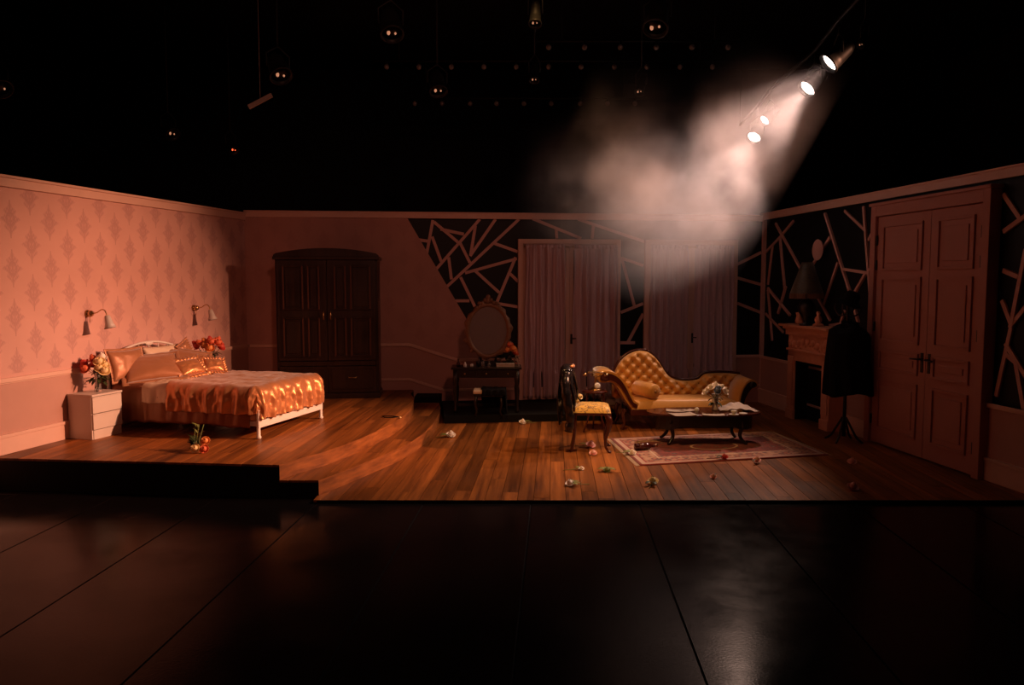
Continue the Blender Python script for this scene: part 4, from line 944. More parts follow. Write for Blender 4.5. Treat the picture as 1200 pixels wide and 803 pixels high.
q = MB().tube([(-0.13, 0, 0.235), (-0.06, 0, 0.24), (0.08, 0, 0.235), (0.15, 0, 0.225)], [0.011, 0.009, 0.009, 0.011], 8); q.lathe([(0.012, 0), (0.03, 0.03), (0.03, 0.045), (0, 0.045)], (-0.13, 0, 0.24), (-0.2, 0, -1), 14); q.lathe([(0.012, 0), (0.034, 0.03), (0.034, 0.04), (0, 0.04)], (0.15, 0, 0.23), (0.3, 0, -1), 14); q.build('handset', M['chrome'], ph)

# ================================================================== CHAISE LONGUE
cl_a = P(731, 503, 0)
Yc = 10.38; crz2 = 0.035
cx0 = ray(704, 470).x * Yc / ray(704, 470).y
cha = empty('chaise_longue', (cx0, Yc, 0), crz2, 'gold buttoned velvet chaise longue with a high scrolled end, in front of the windows', 'sofa')
LCH = 2.02; DCH = 0.66; SHc = 0.40
# seat
def cseat(a, b):
    p, r_ = 2 * a - 1, 2 * b - 1; k = (max(0, 1 - abs(p) ** 8) * max(0, 1 - abs(r_) ** 6)) ** 0.35
    return (0.42 + a * (LCH - 0.54), 0.0 + b * (DCH - 0.06), 0.28 + 0.135 * k + 0.006 * fbm(a * 6, b * 3, 2))
q = MB().grid(cseat, 44, 20).b2((0.43, 0.01, 0.27), (LCH - 0.13, DCH - 0.08, 0.285)); q.build('seat', M['gold_vel'], cha)
q = MB(); q.b2((0.40, -0.015, 0.20), (LCH - 0.08, 0.03, 0.285)); q.b2((0.40, DCH - 0.05, 0.20), (LCH - 0.08, DCH, 0.285)); q.b2((LCH - 0.12, 0, 0.20), (LCH - 0.08, DCH, 0.285)); q.b2((0.40, 0, 0.20), (0.44, DCH, 0.285)); q.build('seat_rail', M['mahogany'], cha, bevel=0.008)
# back: crest profile over x
def px2x(px): return ray(px, 440).x * (Yc + 0.6) / ray(px, 440).y - cx0 + 0.05
def pz(py): return PY(760, py, Yc + 0.6).z
crest = [(px2x(a), pz(b)) for a, b in ((716, 446), (720, 432), (728, 421), (738, 414.5), (748, 412), (757, 413), (765, 418), (771, 425), (776, 433), (781, 440), (788, 444.5), (797, 446.5), (808, 446.5), (817, 445), (822, 441), (828, 438.5), (850, 438), (868, 440))]
crs = spline(crest, 5); xb0, xb1 = crs[0][0], crs[-1][0]
def crz_(x): return interp(crs, x)
def tuft(x, z):
    # diamond-tufted relief: buttons on a staggered grid
    px_, pz_ = 0.155, 0.155; best = 9
    for i in (0, 1):
        gx = (round((x / px_) - 0.5 * i) + 0.5 * i) * px_; gz = (round((z / pz_) - 0.5 * i) + 0.5 * i) * pz_
        best = min(best, math.hypot((x - gx), (z - gz)))
    dd = abs(((x / px_ + z / pz_) % 1.0) - 0.0); dd = min(dd, 1 - dd); ee = abs(((x / px_ - z / pz_) % 1.0)); ee = min(ee, 1 - ee)
    groove = math.exp(-(min(dd, ee) / 0.09) ** 2)
    return 0.050 * (1 - math.exp(-(best / 0.05) ** 2)) - 0.014 * groove
ZB = 0.36
def backf(a, b):
    x = xb0 + a * (xb1 - xb0); zt = crz_(x); z = ZB + b * (zt - ZB); lean = 0.10 * max(0, (z - 0.45) / 0.5)
    edge = min(1, (zt - z) / 0.05) ; edge = math.sqrt(max(0, 1 - (1 - edge) ** 2))
    th = 0.03 + (0.055 + tuft(x, z - 0.02)) * edge
    return (x, DCH - 0.06 + lean - th, z)
q = MB().grid(backf, 130, 40)
q.grid(lambda a, b: (xb0 + a * (xb1 - xb0), DCH + 0.02 + 0.10 * max(0, (ZB + b * (crz_(xb0 + a * (xb1 - xb0)) - ZB) - 0.45) / 0.5), ZB + b * (crz_(xb0 + a * (xb1 - xb0)) - ZB)), 60, 6)
bk = q.build('backrest', M['gold_vel'], cha)
q = MB(); 
for i in range(-1, 18):
    for j in range(0, 8):
        for h_ in (0, 1):
            x = (i + 0.5 * h_) * 0.155; z = (j + 0.5 * h_) * 0.155 + 0.02
            if x < xb0 + 0.05 or x > xb1 - 0.05 or z < ZB + 0.05 or z > crz_(x) - 0.045: continue
            lean = 0.10 * max(0, (z - 0.45) / 0.5); q.ball((x, DCH - 0.06 + lean - 0.078, z), (0.010, 0.006, 0.010), 8, 5)
o = q.build('buttons', M['button'], bk); o['kind'] = 'stuff'
q = MB(); rimp = [(x, DCH - 0.03 + 0.10 * max(0, (z - 0.45) / 0.5), z + 0.008) for x, z in crs]
q.tube(rimp, 0.021, 8); px_ = px2x(757); q.ball((px_ - 0.05, DCH + 0.03, pz(412) + 0.008), (0.07, 0.018, 0.02), 12, 6); q.build('crest_rail', M['mahogany'], cha)
# high scrolled end
prof = spline([(0.46, 0.40), (0.40, 0.52), (0.34, 0.63), (0.27, 0.72), (0.17, 0.785), (0.06, 0.80), (-0.015, 0.77), (-0.04, 0.70), (-0.01, 0.655), (0.05, 0.645)], 6)
under = spline([(0.05, 0.645), (0.13, 0.65), (0.22, 0.60), (0.29, 0.50), (0.36, 0.38), (0.42, 0.30)], 5)
poly = prof + under[1:] + [(0.50, 0.28), (0.52, 0.36)]
q = MB(); n_ = len(poly); q.prism(poly, DCH + 0.0, axis='y', o=0.015, smooth=True); q.build('arm', M['gold_vel'], cha, bevel=0.0)
q = MB(); inn = [(x + 0.0, z - 0.0) for x, z in poly]
cxm = sum(p[0] for p in poly) / n_; czm = sum(p[1] for p in poly) / n_
def shrink(poly, k):
    out = []; n = len(poly)
    for i in range(n):
        a = Vector(poly[i - 1]); b = Vector(poly[(i + 1) % n]); t = (b - a).normalized(); nn = Vector((-t.y, t.x)); out.append((poly[i][0] + nn.x * k, poly[i][1] + nn.y * k))
    return out
inner = shrink(poly, 0.028)
q.prism(inner, 0.014, axis='y', o=-0.012); q.lathe([(0.05, 0), (0.04, 0.012), (0.02, 0.02), (0, 0.02)], (0.06, -0.010, 0.715), (0, -1, 0), 20)
q.build('arm_front', M['mahogany'], cha, bevel=0.004)
# low scrolled end
x1 = LCH - 0.13
prof = spline([(x1 - 0.02, 0.36), (x1, 0.48), (x1 + 0.04, 0.58), (x1 + 0.10, 0.655), (x1 + 0.18, 0.675), (x1 + 0.235, 0.635), (x1 + 0.23, 0.575), (x1 + 0.17, 0.55)], 6)
poly2 = prof + [(x1 + 0.13, 0.50), (x1 + 0.09, 0.42), (x1 + 0.06, 0.30), (x1 - 0.02, 0.28)]
poly2 = list(reversed(poly2))
q = MB().prism(poly2, DCH + 0.02, axis='y', o=0.015, smooth=True); q.build('arm', M['gold_vel'], cha)
q = MB().prism(shrink(poly2, 0.02), 0.014, axis='y', o=-0.012); q.lathe([(0.045, 0), (0.03, 0.012), (0, 0.016)], (x1 + 0.165, -0.010, 0.61), (0, -1, 0), 20); q.build('arm_front', M['ebony'], cha, bevel=0.004)
for x, y in ((0.34, 0.05), (0.34, DCH - 0.06), (LCH - 0.14, 0.05), (LCH - 0.14, DCH - 0.06)):
    sx = -1 if x < 1 else 1
    MB().tube(spline([(x, y, 0.28), (x + sx * 0.03, y, 0.20), (x + sx * 0.01, y, 0.08), (x + sx * 0.05, y, 0.0)], 5), [0.034 - 0.0012 * i for i in range(16)], 10).build('leg', M['mahogany'], cha)
# bolster lying on it
bo = empty('bolster', cha.matrix_basis @ Vector((0.72, 0.10, 0.515)), crz2 + R(112), 'gold velvet bolster with gathered ends lying at the high end of the chaise longue', 'cushion')
MB().lathe([(0.0, -0.004), (0.03, -0.004), (0.085, 0.006), (0.104, 0.03), (0.104, 0.42), (0.085, 0.445), (0.0, 0.45)], (-0.06, 0, 0), (1, 0, 0.02), 28).build('cushion', M['gold_vel'], bo)
MB().ball((-0.065, 0, 0), (0.012, 0.02, 0.02), 10, 6).build('end_button', M['button'], bo)

# ================================================================== RUG
rc = [P(715, 514.5, 0.004), P(750, 546, 0.004), P(971, 533.5, 0.004), P(903, 506.5, 0.004)]   # back-near-window-left, front-left, front-right, back-right
m = bpy.data.materials.new('oriental rug'); m.use_nodes = True; nt = m.node_tree; b = nt.nodes['Principled BSDF']; X = NT(m)
uvn = nt.nodes.new('ShaderNodeUVMap'); sp2 = nt.nodes.new('ShaderNodeSeparateXYZ'); nt.links.new(uvn.outputs[0], sp2.inputs[0])
u = E(X, sp2.outputs[0]); v = E(X, sp2.outputs[1])     # metres
RWd, RHt = 2.25, 1.46
ex = (u.mn(RWd - u)).mn(v.mn(RHt - v))
n = nt.nodes.new('ShaderNodeTexVoronoi'); n.inputs['Scale'].default_value = 13; nt.links.new(uvn.outputs[0], n.inputs['Vector'])
c1 = ramp(nt, n.outputs['Distance'], [(0.0, (0.50, 0.34, 0.22)), (0.28, (0.42, 0.10, 0.05)), (0.45, (0.10, 0.05, 0.06)), (0.62, (0.46, 0.22, 0.13)), (1.0, (0.5, 0.3, 0.2))])
n = nt.nodes.new('ShaderNodeTexVoronoi'); n.inputs['Scale'].default_value = 9; nt.links.new(uvn.outputs[0], n.inputs['Vector'])
c2 = ramp(nt, n.outputs['Distance'], [(0.0, (0.40, 0.26, 0.18)), (0.22, (0.06, 0.03, 0.035)), (0.40, (0.24, 0.035, 0.022)), (0.7, (0.15, 0.025, 0.018)), (1.0, (0.12, 0.02, 0.018))])  # dark field colour also paints in the shade of the coffee table
def mixc(f, a, bb):
    mx = nt.nodes.new('ShaderNodeMix'); mx.data_type = 'RGBA'; nt.links.new(f.o, mx.inputs[0])
    for s_, i_ in ((a, 6), (bb, 7)):
        if isinstance(s_, tuple): mx.inputs[i_].default_value = (*s_, 1)
        else: nt.links.new(s_, mx.inputs[i_])
    return mx.outputs[2]
c = mixc(ex.lt(0.34), c2, c1); c = mixc(ex.lt(0.10), c, (0.55, 0.36, 0.27)); c = mixc(ex.gt(0.285) * ex.lt(0.305), c, (0.6, 0.42, 0.3)); c = mixc(ex.lt(0.035), c, (0.24, 0.03, 0.02)); c = mixc(ex.gt(0.09) * ex.lt(0.11), c, (0.30, 0.03, 0.02))
med = ((u - RWd / 2) * (u - RWd / 2) * 1.0 + (v - RHt / 2) * (v - RHt / 2) * 2.2).pw(0.5)
c = mixc(med.lt(0.30) * med.gt(0.27), c, (0.6, 0.42, 0.3))
nt.links.new(c, b.inputs['Base Color']); b.inputs['Roughness'].default_value = 0.95; b.inputs['Sheen Weight'].default_value = 0.2
nn_ = nt.nodes.new('ShaderNodeTexNoise'); nn_.inputs['Scale'].default_value = 260; nt.links.new(uvn.outputs[0], nn_.inputs['Vector']); bp = nt.nodes.new('ShaderNodeBump'); bp.inputs['Strength'].default_value = 0.5; bp.inputs['Distance'].default_value = 0.004; nt.links.new(nn_.outputs['Fac'], bp.inputs['Height']); nt.links.new(bp.outputs['Normal'], b.inputs['Normal'])
M['rug'] = m
rug = empty('rug', (rc[1].x, rc[1].y, 0), 0, 'red and cream oriental rug under the coffee table', 'rug')
def rp_(a, b_): # a across, b_ deep
    p = rc[1] * (1 - a) * (1 - b_) + rc[2] * a * (1 - b_) + rc[3] * a * b_ + rc[0] * (1 - a) * b_
    return (p.x - rc[1].x, p.y - rc[1].y, 0.013 + 0.003 * fbm(a * 4, b_ * 4, 1))
NU, NV = 40, 26
q = MB().grid(rp_, NU, NV); q.grid(lambda a, b_: (rp_(a, b_)[0], rp_(a, b_)[1], 0.001), 1, 1)
for e in range(4):
    fn_ = [lambda a, b_: rp_(a, 0), lambda a, b_: rp_(1, a), lambda a, b_: rp_(a, 1), lambda a, b_: rp_(0, a)][e]
    q.grid(lambda a, b_, f=fn_: (f(a, 0)[0], f(a, 0)[1], 0.001 + (f(a, 0)[2] - 0.001) * b_), NU if e % 2 == 0 else NV, 1)
ro = q.build('pile', m, rug); me = ro.data; uvl = me.uv_layers.new(name='UVMap')
ex_ = Vector((rc[2].x - rc[1].x, rc[2].y - rc[1].y)); ey_ = Vector((rc[0].x - rc[1].x, rc[0].y - rc[1].y)); det = ex_.x * ey_.y - ex_.y * ey_.x
for lp in me.loops:
    co = me.vertices[lp.vertex_index].co; a = (co.x * ey_.y - co.y * ey_.x) / det; b_ = (ex_.x * co.y - ex_.y * co.x) / det
    uvl.data[lp.index].uv = (a * RWd, b_ * RHt)
q = MB()
for i in range(130):
    for side in (0, 1):
        p = Vector(rp_(side, (i + 0.5) / 130)); dx = (-1 if side == 0 else 1) * 0.045; q.bar((p.x, p.y, 0.006), (p.x + dx, p.y + random.uniform(-.006, .006), 0.003), 0.005, 0.003)
o = q.build('fringe', M['cream'], rug); o['kind'] = 'stuff'

# ================================================================== COFFEE TABLE
ct = P(828, 518, 0.016); ct.y = 9.62; ct.x = ray(824, 485).x * ct.y / ray(824, 485).y
tb = empty('coffee_table', (ct.x, ct.y, 0.018), 0.02, 'low black oval coffee table with curved legs standing on the rug', 'table'); m = M['ebony']; a_, b_ = 0.70, 0.31; TH = 0.375
def oval(a, b, n=48, k=2.6): return [(a * math.copysign(abs(math.cos(2 * PI * i / n)) ** (2 / k), math.cos(2 * PI * i / n)), b * math.copysign(abs(math.sin(2 * PI * i / n)) ** (2 / k), math.sin(2 * PI * i / n))) for i in range(n)]
q = MB().prism(oval(a_, b_), TH, o=TH - 0.022); q.build('table_top', M['mahogany'], tb, bevel=0.006)
q = MB(); ov = oval(a_ - 0.10, b_ - 0.05); n_ = len(ov); vs = []; 
for i, (x, y) in enumerate(ov):
    dz = 0.165 + 0.03 * math.cos(4 * PI * i / n_) + 0.012 * math.cos(16 * PI * i / n_)
    vs += [(x, y, TH - 0.022), (x * 0.99, y * 0.99, TH - 0.022 - dz), (x * 0.93, y * 0.93, TH - 0.022 - dz), (x * 0.93, y * 0.93, TH - 0.022)]
q.add(vs, [(i * 4 + k, ((i + 1) % n_) * 4 + k, ((i + 1) % n_) * 4 + (k + 1) % 4, i * 4 + (k + 1) % 4) for i in range(n_) for k in range(4)]); q.build('apron', m, tb)
for sx in (-1, 1):
    for sy in (-1, 1):
        x, y = sx * 0.42, sy * 0.17
        MB().tube(spline([(x * 0.9, y, TH - 0.03), (x * 1.04, y * 1.1, TH - 0.13), (x * 0.98, y * 1.0, 0.10), (x * 1.1, y * 1.25, 0.015), (x * 1.16, y * 1.35, 0.012)], 5), [0.034 - 0.0011 * i for i in range(21)], 10).build('leg', m, tb)
TT = 0.018 + TH + 0.0012
def on_ct(px, py, z=0.0): return P(px, py, TT + z)
c = Vector((ray(838, 480).x * 9.66 / ray(838, 480).y, 9.66, TT))
vs_ = empty('vase', c, 0, 'pale cylindrical vase on the coffee table', 'vase')
MB().lathe([(0.0, 0), (0.038, 0), (0.042, 0.02), (0.036, 0.09), (0.040, 0.19), (0.046, 0.21), (0.042, 0.21), (0.033, 0.17), (0, 0.1)], seg=22).build('body', M['milk'], vs_)
bouquet(c, [('r_white', (-0.11, -0.02, 0.075)), ('r_white', (-0.07, -0.05, 0.11)), ('r_white', (0.0, 0.0, 0.13)), ('r_white', (0.07, -0.04, 0.11)), ('r_white', (0.115, -0.01, 0.07)), ('r_blue', (0.0, -0.10, 0.065)), ('r_blue', (0.02, -0.08, 0.10)), ('r_white', (-0.13, 0.02, 0.03)), ('r_white', (0.135, 0.0, 0.035))], 0.08, 0.20, 'white blooms round a dark blue centre in the vase on the coffee table', 31, r=0.042, leaves=12, stem_h=0.2)
def sheet(px, py, w, h, rz, label, z=0.0, m='paper', curl=0.006, cat='paper', name='letter'):
    p = on_ct(px, py); q = MB().grid(lambda a, b: ((a - .5) * w, (b - .5) * h, z + 0.002 + curl * (abs(2 * a - 1) ** 3) * (1 + 0.5 * b)), 12, 8)
    tag(q.build(name, M[m], None, solid=0.0015, loc=p, rz=rz), label, cat)
sheet(800, 486, 0.30, 0.21, 0.25, 'open letter lying at the front of the coffee table nearest the chair')
sheet(792, 481.5, 0.24, 0.17, -0.2, 'sheet of paper at the far chair end of the coffee table', 0.0)
sheet(806, 481.5, 0.17, 0.12, 0.5, 'small note beside the crystal ball on the coffee table', 0.003)
sheet(836, 486.5, 0.26, 0.12, -0.1, 'paper sheet lying in front of the vase on the coffee table')
# draped napkin, open book, cups
p = on_ct(864, 481); q = MB().grid(lambda a, b: ((a - .5) * 0.46, (b - .5) * 0.26, 0.008 + 0.075 * math.sin(PI * a) ** 1.3 * (0.4 + 0.6 * b) + 0.006 * math.sin(a * 26 + b * 5)), 30, 16)
tag(q.build('napkin', M['paper'], None, solid=0.002, loc=p, rz=-0.1), 'rumpled pale cloth heaped at the fireplace end of the coffee table', 'cloth')
p = on_ct(860, 486.5); cu = empty('teacup', p, 0.4, 'white teacup on its saucer in front of the rumpled cloth on the coffee table', 'cup')
MB().lathe([(0.0, 0), (0.03, 0), (0.06, 0.008), (0.058, 0.011), (0, 0.006)], seg=20).build('saucer', M['porcelain'], cu)
MB().lathe([(0.0, 0.012), (0.018, 0.012), (0.028, 0.03), (0.036, 0.055), (0.034, 0.055), (0.024, 0.03), (0, 0.018)], seg=18).tube([(0.032, 0, 0.05), (0.05, 0, 0.045), (0.045, 0, 0.028), (0.028, 0, 0.028)], 0.003, 6).build('cup', M['porcelain'], cu)
p = on_ct(871, 486); o = MB().lathe([(0.0, 0), (0.02, 0), (0.048, 0.012), (0.05, 0.02), (0.046, 0.02), (0.02, 0.008), (0, 0.008)], seg=20).build('dish', M['porcelain'], None, loc=p); tag(o, 'small white dish at the fireplace end of the coffee table', 'dish')
p = on_ct(816.5, 483.5); o = MB().ball((0, 0, 0.032), 0.031, 16, 12).lathe([(0.02, 0), (0.024, 0.004), (0.014, 0.01)], seg=14).build('glass_ball', M['porcelain'], None, loc=p); tag(o, 'pale round glass paperweight between the papers and the vase', 'ornament')

# ================================================================== BOTTLE + ROSES ON THE FLOOR
p = P(756, 527, 0.016); bt = empty('wine_bottle', p + Vector((0, 0, 0.040)), 0.12, 'dark wine bottle lying on its side on the near corner of the rug', 'bottle')
MB().lathe([(0.0, -0.13), (0.036, -0.13), (0.038, -0.12), (0.038, 0.03), (0.034, 0.055), (0.016, 0.08), (0.0145, 0.135), (0.017, 0.14), (0.017, 0.155), (0, 0.155)], (0.0, 0, 0), (1, 0.15, 0), 20).build('bottle_body', M['bottle'], bt)
MB().lathe([(0.0382, -0.09), (0.0386, -0.09), (0.0386, 0.01), (0.0382, 0.01)], (0, 0, 0), (1, 0.15, 0), 20, close=False).build('label', M['mahogany'], bt)
MB().lathe([(0.0175, 0.125), (0.0182, 0.13), (0.0182, 0.157), (0, 0.158)], (0, 0, 0), (1, 0.15, 0), 14).build('foil', M['chrome'], bt)
G = None
fr = floor_rose
fr(528.5, 512.5, 0, 'r_white', 0.062, 'largest white rose head, alone on the boards near the steps', R(190), 2)
fr(612.5, 497, 0, 'r_white', 0.052, 'white rose head on the boards in front of the window curtain', R(20), 2)
fr(589, 490.5, 0, 'r_pink', 0.022, 'tiny dark rosebud on the boards by the dressing table riser', None, 0)
fr(692.5, 524.5, 0.0, 'r_pink', 0.060, 'pink rose head under the chair, the upper of two touching ones', R(160), 1)
fr(695, 533.5, 0, 'r_pink', 0.046, 'pale pink rosebud under the chair in front of the bigger pink rose', None, 0)
fr(681.5, 551, 0, 'r_white', 0.030, 'small white rosebud with a yellow petal just in front of the chair', R(190), 2)
fr(667.5, 569.5, 0, 'r_white', 0.046, 'white rose with green leaves nearest the front edge below the chair', R(10), 4, leafm='leaf_pale')
fr(711, 553.5, 0, 'leaf_pale', 0.040, 'green leafy rose sprig on the boards beside the rug corner', R(80), 6)
fr(765, 567.5, 0, 'r_yellow', 0.056, 'cream rose head on the boards in front of the rug', R(250), 2, leafm='leaf')
fr(836, 561, 0, 'r_pink', 0.036, 'small pink rosebud in the dim area in front of the rug', None, 1, leafm='leaf')
fr(887, 541.5, 0.014, 'r_pink', 0.046, 'dim pink rose head on the front border of the rug', None, 1, leafm='leaf')
fr(849, 538, 0.014, 'r_red', 0.042, 'dark red rose head on the rug below the coffee table', R(180), 2, leafm='leaf')
fr(741, 533, 0.014, 'r_white', 0.046, 'white rose head with leaves beside the wine bottle on the rug', R(150), 3)
fr(998.5, 544, 0, 'r_pink', 0.052, 'dim pink rose head on the floor by the foot of the coat stand', None, 0)
fr(1000, 574.5, 0, 'r_pink', 0.058, 'dim pink rose head on the dark floor in front of the double door', None, 0)

# ================================================================== FIREPLACE
c0 = P(919, 489, 0); c1 = P(966, 505.5, 0); dd_ = (c1 - c0); 
u_mid = ((c0 + c1) / 2 - RW.a).dot(RW.d); off = ((c0 + c1) / 2 - RW.a).dot(RW.n); fw = 1.16; 
fp = empty('fireplace', RW.W(u_mid, 0.0, 0), RW.rz, 'carved pink mantelpiece with a dark opening in the right flat', 'fireplace'); h = fw / 2; m = M['mantel']; D = min(off, 0.34)
MZ = 1.40
for s in (-1, 1):
    q = MB(); q.b2((s * (h - 0.20), -D + 0.04, 0), (s * h, 0, 1.02)); q.b2((s * (h - 0.21), -D + 0.02, 0), (s * (h + 0.01), -0.01, 0.14)); q.b2((s * (h - 0.175), -D + 0.02, 0.2), (s * (h - 0.025), -D + 0.045, 0.92)); q.build('pilaster', m, fp, bevel=0.006)
q = MB(); q.b2((-h, -D + 0.04, 0.86), (h, 0, 1.30)); q.b2((-h - 0.01, -D + 0.01, 1.0), (h + 0.01, -D + 0.05, 1.03)); q.b2((-h - 0.02, -D + 0.0, 1.26), (h + 0.02, 0, 1.31)); q.build('frieze', m, fp, bevel=0.006)
q = MB(); q.b2((-h - 0.05, -D - 0.03, 1.31), (h + 0.05, 0, 1.35)); q.b2((-h - 0.10, -D - 0.08, 1.35), (h + 0.10, 0, 1.385)); q.build('mantel_shelf', m, fp, bevel=0.006)
q = MB()
for k in range(-3, 4):
    x = k * 0.13; z = 1.13 + 0.03 * math.cos(k * 1.2)
    q.ball((x, -D + 0.035, z), (0.045, 0.03, 0.055), 10, 6); q.ball((x + 0.06, -D + 0.035, z - 0.05), (0.025, 0.02, 0.025), 8, 6)
for s in (-1, 1): q.ball((s * (h - 0.10), -D + 0.035, 1.13), (0.06, 0.03, 0.09), 10, 6); q.ball((s * (h - 0.10), -D + 0.02, 1.13), (0.03, 0.03, 0.04), 8, 6)
for k in range(24): q.box((-h + 0.02 + k * (fw - 0.04) / 23, -D + 0.005, 1.245), (0.028, 0.03, 0.03))
q.build('carving', m, fp)
q = MB(); q.b2((-h + 0.2, -0.03, 0), (h - 0.2, 0, 0.86)); q.build('firebox', M['black'], fp)
q = MB(); q.b2((-h + 0.20, -D + 0.06, 0), (-h + 0.215, -0.03, 0.86)); q.b2((h - 0.215, -D + 0.06, 0), (h - 0.20, -0.03, 0.86)); q.b2((-h + 0.2, -D + 0.06, 0.845), (h - 0.2, -0.03, 0.86)); q.build('lining', M['black'], fp)
def on_mantel(u, off_): p = RW.W(u_mid + u, off_, 1.386); return p
# fringed lamp
lp = empty('table_lamp', on_mantel(-0.06, 0.25), RW.rz, 'dark urn lamp with a tapering olive fabric shade and fringe on the mantelpiece', 'lamp')
MB().lathe([(0.0, 0), (0.09, 0), (0.09, 0.02), (0.03, 0.04), (0.03, 0.08), (0.10, 0.18), (0.12, 0.26), (0.08, 0.34), (0.03, 0.38), (0.02, 0.46), (0.0, 0.46)], seg=24).build('base', M['ebony'], lp)
M['shade_fab'] = grid_fabric('olive shade silk', (0.060, 0.040, 0.014), (0.02, 0.012, 0.006), 14)
MB().lathe([(0.225, 0.44), (0.20, 0.52), (0.15, 0.66), (0.075, 0.88), (0.07, 0.88), (0.145, 0.66), (0.195, 0.52), (0.22, 0.44)], seg=30, close=False).build('lamp_shade', M['shade_fab'], lp)
q = MB()
for k in range(60):
    a = 2 * PI * k / 60; c_, s_ = 0.224 * math.cos(a), 0.224 * math.sin(a); q.bar((c_, s_, 0.45), (c_ * 1.02, s_ * 1.02, 0.375), 0.012, 0.006)
o = q.build('fringe', M['giltwood'], lp); o['kind'] = 'stuff'
o = MB().lathe([(0.0, 0), (0.075, 0), (0.07, 0.03), (0.035, 0.05), (0.05, 0.08), (0.045, 0.12), (0.02, 0.15), (0.028, 0.18), (0.02, 0.205), (0, 0.21)], seg=18).build('figurine', M['mantel'], None, loc=on_mantel(0.22, 0.22)); tag(o, 'small carved ornament on the mantelpiece beside the lamp', 'ornament')
o = MB().lathe([(0.0, 0), (0.05, 0), (0.06, 0.05), (0.04, 0.12), (0.055, 0.17), (0.0, 0.17)], seg=18).build('jar', M['mantel'], None, loc=on_mantel(-0.34, 0.20)); tag(o, 'dim squat jar on the window end of the mantelpiece', 'jar')
# oval plate on the strip
u, z = RW.uz(961, 293); pl = empty('wall_plate', RW.W(u, 0, z), RW.rz, 'round pink plate hung on the strips above the fireplace', 'plate')
q = MB().lathe([(0.0, 0.02), (0.09, 0.02), (0.13, 0.035), (0.15, 0.04), (0.145, 0.03), (0.09, 0.01), (0, 0.01)], (0, 0, 0), (0, -1, 0), 28); q.build('dish', M['strip'], pl)

# ================================================================== COAT STAND
cs = PY(989, 500, 9.7); cs.z = 0; cst = empty('coat_stand', cs, 0, 'black coat stand with a round foot between the fireplace and the double door', 'coat stand')
q = MB().lathe([(0.025, 0.06), (0.02, 0.5), (0.018, 1.72), (0.03, 1.75), (0.018, 1.78), (0.0, 1.82)], seg=12); q.build('pole', M['ebony'], cst)
for k in range(4):
    a = R(45 + 90 * k); c_, s_ = math.cos(a), math.sin(a)
    MB().tube(spline([(0.02 * c_, 0.02 * s_, 0.30), (0.10 * c_, 0.10 * s_, 0.16), (0.16 * c_, 0.16 * s_, 0.06), (0.24 * c_, 0.24 * s_, 0.0)], 4), 0.015, 8).build('foot', M['ebony'], cst)
    MB().tube(spline([(0.01 * c_, 0.01 * s_, 1.60), (0.10 * c_, 0.10 * s_, 1.58), (0.16 * c_, 0.16 * s_, 1.66), (0.15 * c_, 0.15 * s_, 1.72)], 4), 0.010, 8).build('hook', M['ebony'], cst)
def coatf(a, b):
    th = 2 * PI * a; z = 1.46 - b * 0.86 + 0.025 * math.sin(th * 3)
    r0 = interp([(0, 0.05), (0.03, 0.14), (0.10, 0.235), (0.2, 0.245), (1, 0.29)], b); pl = 0.022 * b * math.sin(th * 9 + 1.2 * math.sin(b * 4))
    return ((r0 + pl) * math.cos(th), (r0 * 0.85 + pl) * math.sin(th), z)
co = empty('coat', cs + Vector((0.02, 0, 0)), 0.1, 'long black cape coat hanging on the coat stand', 'coat')
MB().grid(coatf, 64, 30).build('coat_body', M['cloth_black'], co, solid=0.008)
MB().tube([(-0.08, -0.04, 1.47), (0.0, -0.09, 1.44), (0.08, -0.04, 1.47), (0.05, 0.05, 1.49), (-0.05, 0.05, 1.49), (-0.08, -0.04, 1.47)], 0.03, 8).build('collar', M['cloth_black'], co)
o = MB().lathe([(0.0, 0.14), (0.07, 0.135), (0.092, 0.10), (0.10, 0.01), (0.15, 0.0), (0.16, -0.008), (0.10, -0.01), (0.0, -0.01)], (0.01, -0.02, 1.74), (0.25, -0.4, 1), 26).build('hat', M['cloth_black'], None, loc=cs); tag(o, 'black brimmed hat perched on top of the coat stand', 'hat')

